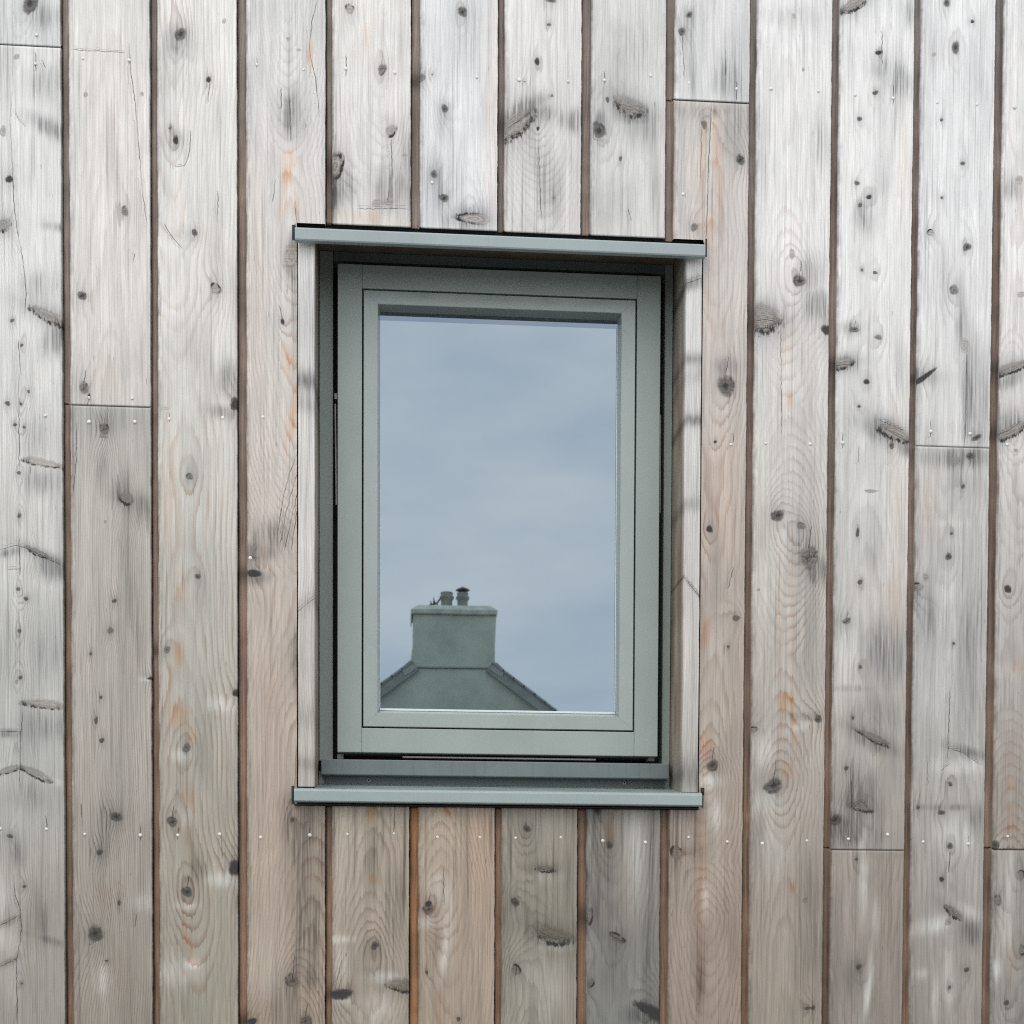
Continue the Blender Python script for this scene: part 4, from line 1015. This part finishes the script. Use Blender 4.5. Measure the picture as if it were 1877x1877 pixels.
# the front fold runs on past the reveal boards at both ends
fold = [(-0.012, zS0 - 0.0006), (-0.0238, zS0), (-0.0252, zS0 + 0.0016), (-0.0252, zS1 - 0.0036), (-0.0246, zS1 - 0.0014), (-0.0228, zS1 + 0.0002), (-0.0200, zS1 + 0.0010),
        (-0.0050, zS1 + 0.0034), (-0.0050, zS1 + 0.0018), (-0.0205, zS1 - 0.002), (-0.0228, zS1 - 0.004), (-0.0228, zS0 + 0.002), (-0.012, zS0 + 0.0012)]
add_sweep_x(bm, fold, uSL, uTL1 + 0.0008)
add_sweep_x(bm, fold, uTR0 - 0.0008, uSR)
sill = wp(bm_obj('window_sill', bm, M_FLASH, win))
us = box('upstand_shade', M_FRAME, sill, uTL1 + 0.009, uTR0 - 0.010, Y_UP - 0.0012, Y_UP - 0.0001, zSB + 0.0012, zUP + 0.0035)  # dark strip paints the shade under the rail onto the sill's rear face
# black block paints the shadow gap below the sill; the bed closes it behind
wp(box('sill_gap_shade', M_SEAL_AND_SHADE, win, uSL - 0.002, uSR - 0.002, -0.006, 0.018, V_SILL + 0.001, zS0 - 0.002))
wp(box('sill_bed', M_SEAL_AND_SHADE, win, uTL0, uTR1, 0.020, 0.14, V_SILL - 0.01, zS1 - 0.012))

# screws in the upstand
def screw(x, y):
    X_, Z_ = at(x, y, Y_UP)
    bm = bmesh.new()
    seg = 14
    rings = []
    for r, yy in ((0.0040, 0.0), (0.0040, -0.0012), (0.0030, -0.0018), (0.0018, -0.0018), (0.0015, -0.0004)):
        rings.append([bm.verts.new((r * math.cos(2 * math.pi * k / seg), yy, r * math.sin(2 * math.pi * k / seg))) for k in range(seg)])
    for a, b in zip(rings, rings[1:]):
        for k in range(seg):
            j = (k + 1) % seg
            bm.faces.new((a[k], a[j], b[j], b[k]))
    f = bm.faces.new(rings[-1])
    f.material_index = 1
    bmesh.ops.recalc_face_normals(bm, faces=bm.faces[:])
    o = bm_obj('screw', bm, [M_STAY, M_SEAL_AND_SHADE], sill)
    o.location = (X_, Y_UP - 0.0014, Z_)
    return o
screw(676, 1430.5)
screw(1144, 1434.5)

# fixed frame
frame = wp(part_root('frame', win))
def sub(o, par):
    o.parent = par                    # the part itself stands at the world's origin
    return o
uGL = 0.5 * (at(611.5, 600, Y_FR)[0] + at(609, 1380, Y_FR)[0])
uGR = 0.5 * (at(1217, 600, Y_FR)[0] + at(1215, 1380, Y_FR)[0])
zGT = 0.5 * (at(620, 479.5, Y_FR)[1] + at(1210, 500, Y_FR)[1])
zRB = 0.5 * (at(590, 1420.5, 0.078)[1] + at(1227, 1427, 0.078)[1])
zRT = 0.5 * (at(590, 1391.8, 0.078)[1] + at(1227, 1399, 0.078)[1])
sub(box('stile', M_PAINT, win, uTL1 + 0.001, uGL, Y_FR, 0.15, zRT + 0.0003, Z_SF - 0.0005, 0.0012), frame)
sub(box('stile', M_PAINT, win, uGR, uTR0 - 0.001, Y_FR, 0.15, zRT + 0.0003, Z_SF - 0.0005, 0.0012), frame)
sub(box('head_rail', M_FRAME, win, uGL + 0.0003, uGR - 0.0003, Y_FR + 0.0006, 0.15, zGT, Z_SF - 0.0005, 0.0012), frame)
sub(box('bottom_rail', M_FRAME, win, at(588, 1405, 0.078)[0], at(1227, 1410, 0.078)[0], 0.078, 0.15, zRB, zRT, 0.0016), frame)
bm = bmesh.new()
# rebate lining: black weather seals down in the gap round the sash
add_box(bm, uGL - 0.002, uGR + 0.002, 0.135, 0.16, zRT - 0.01, zGT + 0.004)
bmesh.ops.delete(bm, geom=[f for f in bm.faces if f.calc_center_median().y > 0.1599 or f.calc_center_median().y < 0.1351], context='FACES')
seal = bm_obj('rebate_seal', bm, M_SEAL_AND_SHADE, win)
sub(seal, frame)

# sash: stiles and rails with butt joints, mitred glazing beads, the pane
sash = wp(part_root('sash', win))
def uavg(a, b, Y):
    return 0.5 * (at(*a, Y)[0] + at(*b, Y)[0])
def zavg(a, b, Y):
    return 0.5 * (at(*a, Y)[1] + at(*b, Y)[1])
sL = uavg((620, 484), (617.5, 1379), Y_SASH); sR = uavg((1210, 505), (1207, 1385), Y_SASH)
sT = zavg((620, 484), (1210, 505), Y_SASH); sB = zavg((617.5, 1379.5), (1207, 1385.5), Y_SASH)
gL = uavg((665, 529), (661.5, 1334), Y_SASH); gR = uavg((1167, 548), (1164, 1340), Y_SASH)
gT = zavg((665, 528.5), (1167, 547), Y_SASH); gB = zavg((662, 1335), (1164, 1341), Y_SASH)
JG = 0.0002
YB = 0.140
sub(box('stile', M_PAINT, win, sL, gL, Y_SASH, YB, sB, sT, 0.0010), sash)
sub(box('stile', M_PAINT, win, gR, sR, Y_SASH, YB, sB, sT, 0.0010), sash)
sub(box('rail', M_PAINT, win, gL + JG, gR - JG, Y_SASH + 0.0003, YB, gT, sT, 0.0010), sash)
sub(box('rail', M_PAINT, win, gL + JG, gR - JG, Y_SASH + 0.0003, YB, sB, gB, 0.0010), sash)
GW = 0.0026                                       # shadow gap round the beads
bL, bR, bT, bB = gL + GW, gR - GW, gT - GW, gB + GW
iL = uavg((692.5, 560), (692.5, 1304), Y_SASH); iR = uavg((1139, 574), (1134.5, 1310), Y_SASH)
iT = zavg((692.5, 557.5), (1139, 573.5), Y_SASH); iB = zavg((693, 1307.5), (1134, 1312.5), Y_SASH)
Y_BEAD, Y_GLASS = Y_SASH + 0.0005, Y_SASH + 0.0235
CH, CHB = 0.0032, 0.0074
def bead(sidex):
    """one mitred bead; the four corners of each frame line"""
    def rect(l, r, b, t):
        return [(l, b), (r, b), (r, t), (l, t)]
    # profile lines from the groove round to the pane
    R = [(rect(bL, bR, bB, bT), YB), (rect(bL, bR, bB, bT), Y_BEAD + 0.001), (rect(bL + .0008, bR - .0008, bB + .0008, bT - .0008), Y_BEAD),
         (rect(iL - .0008, iR + .0008, iB - .0008, iT + .0008), Y_BEAD), (rect(iL, iR, iB, iT), Y_BEAD + 0.0008),
         (rect(iL + CH, iR - CH, iB + CHB, iT - CH), Y_GLASS - 0.0005), (rect(iL + CH, iR - CH, iB + CHB, iT - CH), Y_GLASS + 0.004)]
    i, j = sidex, (sidex + 1) % 4
    bm = bmesh.new()
    va, vb = [], []
    for (pts, y) in R:
        (x0, z0), (x1, z1) = pts[i], pts[j]
        L = math.hypot(x1 - x0, z1 - z0)
        e = 0.00012 / L
        va.append(bm.verts.new((x0 + (x1 - x0) * e, y, z0 + (z1 - z0) * e)))
        vb.append(bm.verts.new((x1 - (x1 - x0) * e, y, z1 - (z1 - z0) * e)))
    for a in range(len(R) - 1):
        bm.faces.new((va[a], vb[a], vb[a + 1], va[a + 1]))
    bm.faces.new(va)
    bm.faces.new(vb[::-1])
    bmesh.ops.recalc_face_normals(bm, faces=bm.faces[:])
    return sub(bm_obj('glazing_bead', bm, M_BEAD, win), sash)
for q in range(4):
    bead(q)
# pale strips paint the sky's highlight on the bead bevel beside the pane
M_HIGHLIGHT = plain('pale_highlight', (0.62, 0.66, 0.66), 0.3, 0, 0.05, 20)
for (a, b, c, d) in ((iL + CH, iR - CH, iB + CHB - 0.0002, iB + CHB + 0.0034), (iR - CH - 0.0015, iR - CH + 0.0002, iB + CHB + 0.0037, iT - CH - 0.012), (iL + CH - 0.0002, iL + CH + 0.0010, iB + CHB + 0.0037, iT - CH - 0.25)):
    sub(box('bead_highlight', M_HIGHLIGHT, win, a, b, Y_GLASS - 0.0030, Y_GLASS - 0.0002, c, d, 0.0003), sash)
# groove bottom so no light passes round the beads
bm = bmesh.new()
for (a, b, c, d) in ((gL, bL, gB, gT), (bR, gR, gB, gT), (bL, bR, gB, bB), (bL, bR, bT, gT)):
    add_box(bm, a + 1e-5, b - 1e-5, Y_SASH + 0.014, YB - 0.002, c + 1e-5, d - 1e-5)
sub(bm_obj('groove_gasket', bm, M_SEAL_AND_SHADE, win), sash)
# pane: solar glass, and dimmer bands painting in the cut-off second reflection at head and right
zBand = 0.5 * (at(700, 590, Y_GLASS)[1] + at(1130, 600.5, Y_GLASS)[1])
uBand = uavg((1127.5, 620), (1127.5, 1250), Y_GLASS)
def pane(name, mat, l, r, b, t):
    bm = bmesh.new()
    add_box(bm, l, r, Y_GLASS, Y_GLASS + 0.024, b, t)
    for f in bm.faces:
        f.material_index = 0 if abs(f.calc_center_median().y - Y_GLASS) < 1e-5 or abs(f.calc_center_median().y - Y_GLASS - 0.024) < 1e-5 else 1
    return sub(bm_obj(name, bm, [mat, M_EDGE], win), sash)
pane('glass_pane', M_GLASS, iL + CH - 0.002, uBand, iB + CHB - 0.002, zBand)
pane('dim_reflection_band', M_GLASS_DIM, iL + CH - 0.002, iR - CH + 0.002, zBand + 1e-5, iT - CH + 0.002)
pane('dim_reflection_band', M_GLASS_DIM, uBand + 1e-5, iR - CH + 0.002, iB + CHB - 0.002, zBand)
bm = bmesh.new()
for (a, b, c, d) in ((iL + CH - .002, iL + CH + .0015, iB + CHB - .002, iT - CH + .002), (iR - CH - .0015, iR - CH + .002, iB + CHB - .002, iT - CH + .002)):
    add_box(bm, a, b, Y_GLASS + 0.004, Y_GLASS + 0.0205, c, d)
sub(bm_obj('spacer_bar', bm, M_STAY, win), sash)
# gasket behind the pane edge closes the sash to the room
bm = bmesh.new()
for (a, b, c, d) in ((bL, iL + CH, bB, bT), (iR - CH, bR, bB, bT), (iL + CH, iR - CH, bB, iB + CH), (iL + CH, iR - CH, iT - CH, bT)):
    add_box(bm, a, b, YB + 0.0005, YB + 0.012, c, d)
sub(bm_obj('inner_bead', bm, M_SEAL_AND_SHADE, win), sash)
# closing strips between sash and frame, deep in the gap
bm = bmesh.new()
for (a, b, c, d) in ((uGL - .004, sL + .004, sB - .02, sT + .02), (sR - .004, uGR + .004, sB - .02, sT + .02), (sL + .004, sR - .004, sT - .004, zGT + .02), (sL + .004, sR - .004, zRT - .012, sB + .004)):
    add_box(bm, a, b, 0.1505, 0.158, c, d)
sub(bm_obj('weather_seal', bm, M_SEAL_AND_SHADE, win), sash)

# friction stays: slim arms in the side gaps
def arm(x0, y0, x1, y1, wpx, Y, name='stay_arm'):
    a = at(x0, y0, Y); b = at(x1, y1, Y)
    w = wpx * (DIST + Y) / FOC / 2
    bm = bmesh.new()
    dx, dz = b[0] - a[0], b[1] - a[1]
    L = math.hypot(dx, dz); nx, nz = -dz / L * w, dx / L * w
    pts = [(a[0] + nx, a[1] + nz), (a[0] - nx, a[1] - nz), (b[0] - nx, b[1] - nz), (b[0] + nx, b[1] + nz)]
    f0 = [bm.verts.new((p[0], Y, p[1])) for p in pts]
    f1 = [bm.verts.new((p[0], Y + 0.012, p[1])) for p in pts]
    bm.faces.new(f0)
    bm.faces.new(f1[::-1])
    for i in range(4):
        j = (i + 1) % 4
        bm.faces.new((f0[i], f0[j], f1[j], f1[i]))
    bmesh.ops.recalc_face_normals(bm, faces=bm.faces[:])
    return wp(bm_obj(name, bm, M_STAY, win))
arm(614.5, 740, 616.5, 925, 2.4, 0.112)
arm(615.5, 721, 615.5, 731, 5.0, 0.110, 'stay_pivot')
arm(1211.0, 760, 1210.0, 940, 1.6, 0.112)
# thin drip strip under the sash
uA, uB = at(738, 1390, 0.092)[0], at(1092, 1391, 0.092)[0]
zA = zavg((738, 1388), (1092, 1391.5), 0.092)
sub(box('drip_strip', M_STAY, win, uA, uB, 0.092, 0.12, zA - 0.0016, zA + 0.0014, 0.0004), sash)
for (x, y) in ((624, 1386.5), (1194, 1390.5)):
    X_, Z_ = at(x, y, 0.10)
    sub(box('corner_block', M_PAINT, win, X_ - 0.005, X_ + 0.005, 0.100, 0.13, Z_ - 0.004, Z_ + 0.004, 0.0006), sash)

# ------------------------------------------------------------------ the house across the road, seen only in the pane
D_GABLE = 20.0
def rf(x, y, back=0.0):
    """photo pixel in the pane -> (X, Z) on the gable plane across the road"""
    return at(x, y, 2 * Y_GLASS + D_GABLE + back)
YG = -D_GABLE
house = empty('house', 'pale rendered house gable with a wide two pot chimney, mirrored in the window pane', 'house', (rf(831, 1300)[0], YG - 3.0, 0.0))
HL = Vector(house.location)
def hp(o):
    o.matrix_parent_inverse = Matrix.Translation(-HL)
    return o
cxh = rf(830, 1215)[0]
zBase = rf(830, 1223)[1]
slope = 0.735
wx = 4.4
zApex = zBase + 0.02 + 0.64 * slope
zEave = zApex - wx * slope
dep = 9.0
# gable body
bm = bmesh.new()
pts = [(cxh - wx, 0.0), (cxh + wx, 0.0), (cxh + wx, zEave), (cxh, zApex), (cxh - wx, zEave)]
a = [bm.verts.new((x, YG, z)) for x, z in pts]
b = [bm.verts.new((x, YG - dep, z)) for x, z in pts]
bm.faces.new(a)
bm.faces.new(b[::-1])
for i in range(5):
    j = (i + 1) % 5
    bm.faces.new((a[i], a[j], b[j], b[i]))
bmesh.ops.recalc_face_normals(bm, faces=bm.faces[:])
hp(bm_obj('wall', bm, M_RENDER, house))
# roof slabs with slates in courses, verge and barge
HALF = 0.60                                      # the stack stands between the two verges
def roof_side(s):
    bm = bmesh.new()
    ov = 0.10
    n = math.sqrt(1 + slope * slope)
    nx, nz = s * slope / n, 1 / n
    L = (wx + 0.35) * n
    def P(t, h):
        return (cxh + s * t / n + nx * h, zApex - slope * t / n + nz * h)
    def slab(t0, t1, h0, h1, ya, yb):
        q = [P(t0, 0.012), P(t1, 0.012), P(t1, h1), P(t0, h0)]
        va = [bm.verts.new((x, ya, z)) for x, z in q]
        vb = [bm.verts.new((x, yb, z)) for x, z in q]
        for i in range(4):
            j = (i + 1) % 4
            bm.faces.new((va[i], va[j], vb[j], vb[i]))
        bm.faces.new(va)
        bm.faces.new(vb[::-1])
    tc0 = HALF * n
    rows = 26
    for r in range(rows):
        t0 = tc0 + (L - tc0) * r / rows
        t1 = tc0 + (L - tc0) * (r + 1) / rows + 0.02
        slab(t0, t1, 0.041, 0.044, YG + ov, YG - dep - ov)
    slab(0.0, tc0 + 0.01, 0.04, 0.04, YG - 0.70, YG - dep - ov)
    bmesh.ops.recalc_face_normals(bm, faces=bm.faces[:])
    o = hp(bm_obj('roof', bm, M_SLATE, house))
    bm = bmesh.new()
    q = [P(tc0, -0.13), P(L, -0.13), P(L, 0.010), P(tc0, 0.010)]
    va = [bm.verts.new((x, YG + 0.07, z)) for x, z in q]
    vb = [bm.verts.new((x, YG + 0.002, z)) for x, z in q]
    for i in range(4):
        j = (i + 1) % 4
        bm.faces.new((va[i], va[j], vb[j], vb[i]))
    bm.faces.new(va)
    bm.faces.new(vb[::-1])
    bmesh.ops.recalc_face_normals(bm, faces=bm.faces[:])
    hp(bm_obj('bargeboard', bm, M_BARGE, house))
    return o
roof_side(-1)
roof_side(1)
# chimney stack rising off the gable
chim = hp(part_root('chimney', house))
def hsub(o):
    o.parent = chim
    return o
YC = YG + 0.012
cd = 0.62
xl0, xl1 = rf(752.5, 1215)[0], rf(757.5, 1130)[0]
xr0, xr1 = rf(909, 1216)[0], rf(909.5, 1130)[0]
z0c, z1c = zBase - 0.02, rf(830, 1128)[1]
bm = bmesh.new()
lv = [(xl0 - 0.01, xr0 + 0.01, zBase - 0.012), (xl0 - 0.02, xr0 + 0.02, z0c), (xl0 + 0.01, xr0 - 0.01, z0c + 0.14), ((xl0 + xl1) / 2 + 0.02, (xr0 + xr1) / 2 - 0.01, z0c + 0.34), (xl1, xr1, z1c)]
prev = None
for (l, r, z) in lv:
    ring = [bm.verts.new(p) for p in ((l, YC, z), (r, YC, z), (r, YC - cd, z), (l, YC - cd, z))]
    if prev:
        for i in range(4):
            j = (i + 1) % 4
            bm.faces.new((prev[i], prev[j], ring[j], ring[i]))
    else:
        bm.faces.new(ring[::-1])
    prev = ring
bm.faces.new(prev)
bmesh.ops.recalc_face_normals(bm, faces=bm.faces[:])
hsub(bm_obj('stack', bm, M_RENDER, house))
# lead line at the foot, with soakers at the corners
hsub(box('lead_flashing', M_LEAD, house, xl0 + 0.03, xr0 - 0.03, YC + 0.004, YC + 0.014, zBase - 0.012, zBase + 0.012))
for s, xx in ((-1, xl0), (1, xr0)):
    bm = bmesh.new()
    q = [(xx + s * 0.015, zBase + 0.075), (xx - s * 0.10, zBase - 0.03), (xx + s * 0.08, zBase - 0.155), (xx + s * 0.15, zBase - 0.055)]
    va = [bm.verts.new((x, YC + 0.07, z)) for x, z in q]
    vb = [bm.verts.new((x, YC + 0.006, z)) for x, z in q]
    for i in range(4):
        j = (i + 1) % 4
        bm.faces.new((va[i], va[j], vb[j], vb[i]))
    bm.faces.new(va)
    bm.faces.new(vb[::-1])
    bmesh.ops.recalc_face_normals(bm, faces=bm.faces[:])
    hsub(bm_obj('soaker', bm, M_LEAD, house))
# cap with sloped flaunching
bm = bmesh.new()
cl, crr = rf(753.5, 1122)[0], rf(911, 1122)[0]
zc0, zc1, zc2 = rf(830, 1127.5)[1], rf(830, 1119)[1], rf(830, 1107.5)[1]
in_ = rf(766, 1110)[0] - cl
prev = None
for (i_, z) in ((0.015, zc0), (0.0, zc0 + 0.012), (0.0, zc1), (in_, zc2)):
    l, r = cl + i_, crr - i_
    yf, yb = YC + 0.05 - i_ * 1.4, YC - cd - 0.05 + i_ * 1.4
    ring = [bm.verts.new(p) for p in ((l, yf, z), (r, yf, z), (r, yb, z), (l, yb, z))]
    if prev:
        for i in range(4):
            j = (i + 1) % 4
            bm.faces.new((prev[i], prev[j], ring[j], ring[i]))
    else:
        bm.faces.new(ring[::-1])
    prev = ring
bm.faces.new(prev)
bmesh.ops.recalc_face_normals(bm, faces=bm.faces[:])
hsub(bm_obj('chimney_cap', bm, plain('cap_mortar', (0.66, 0.69, 0.58), 0.9, 0, 0.15, 6.0), house))
hsub(box('drip_edge', M_LEAD, house, cl - 0.004, cl + 0.012, YC - 0.4, YC + 0.04, rf(755, 1139)[1], zc0 + 0.002))
ymid = YC - cd / 2
def pot(xa, xb, ya, band):
    x0, z_ = rf(xa, ya); x1 = rf(xb, ya)[0]
    c, r = (x0 + x1) / 2, (x1 - x0) / 2
    zb = zc2 - 0.04
    zt = z_
    bm = bmesh.new()
    h = zt - zb
    add_lathe(bm, [(r * 0.98, zb), (r * 0.94, zb + h * 0.45), (r * 1.0, zb + h * 0.60), (r * 1.22, zb + h * 0.66), (r * 1.22, zb + h * 0.76), (r * 1.02, zb + h * 0.84), (r * 1.0, zt - 0.02), (r * 1.05, zt - 0.015), (r * 1.03, zt), (r * 0.8, zt), (r * 0.8, zt - 0.1)], c, ymid)
    return hsub(bm_obj('chimney_pot', bm, M_POT, house, True)), c, r, zt
pot(808.5, 831, 1077.5, 0)
p2, c2, r2, zt2 = pot(839.5, 860, 1078.5, 0)
bm = bmesh.new()
zk = rf(850, 1073.5)[1]; zk2 = rf(850, 1067.5)[1]
add_lathe(bm, [(r2 * 0.98, zk - 0.012), (r2 * 1.28, zk - 0.004), (r2 * 1.24, zk + 0.006), (r2 * 0.5, zk2 - 0.012), (r2 * 0.2, zk2)], c2, ymid)
for q in range(4):
    an = q * math.pi / 2 + 0.6
    x_, y_ = c2 + r2 * 0.7 * math.cos(an), ymid + r2 * 0.7 * math.sin(an)
    add_box(bm, x_ - 0.012, x_ + 0.012, y_ - 0.012, y_ + 0.012, zt2 - 0.02, zk)
hsub(bm_obj('cowl', bm, M_COWL, house))
# ragged weed beside the left pot
bm = bmesh.new()
def tube(pts, r0, r1):
    rr = []
    for i, p in enumerate(pts):
        r = r0 + (r1 - r0) * i / (len(pts) - 1)
        rr.append([bm.verts.new((p[0] + r * math.cos(k * 1.2566), p[1] + r * math.sin(k * 1.2566), p[2] + (r * 0.5 * math.sin(k * 1.2566)))) for k in range(5)])
    for a, b in zip(rr, rr[1:]):
        for k in range(5):
            j = (k + 1) % 5
            bm.faces.new((a[k], a[j], b[j], b[k]))
    bm.faces.new(rr[0][::-1])
    bm.faces.new(rr[-1])
def W3(x, y):
    X_, Z_ = rf(x, y)
    return (X_, ymid + 0.08, Z_)
tube([W3(786, 1107), W3(790, 1103), W3(797, 1101), W3(803, 1098), W3(807, 1092)], 0.026, 0.012)
for (xa, ya, xb, yb) in ((789, 1105, 787.5, 1100), (791, 1103, 789, 1095), (795, 1102, 795, 1088), (797, 1101, 794.5, 1090), (800, 1100, 804, 1104), (804, 1096, 808, 1089), (788, 1106, 794, 1104), (790, 1106, 800, 1104)):
    tube([W3(xa, ya), W3((xa + xb) / 2 + 0.4, (ya + yb) / 2), W3(xb, yb)], 0.018, 0.004)
hsub(bm_obj('weed', bm, M_WEED, house))
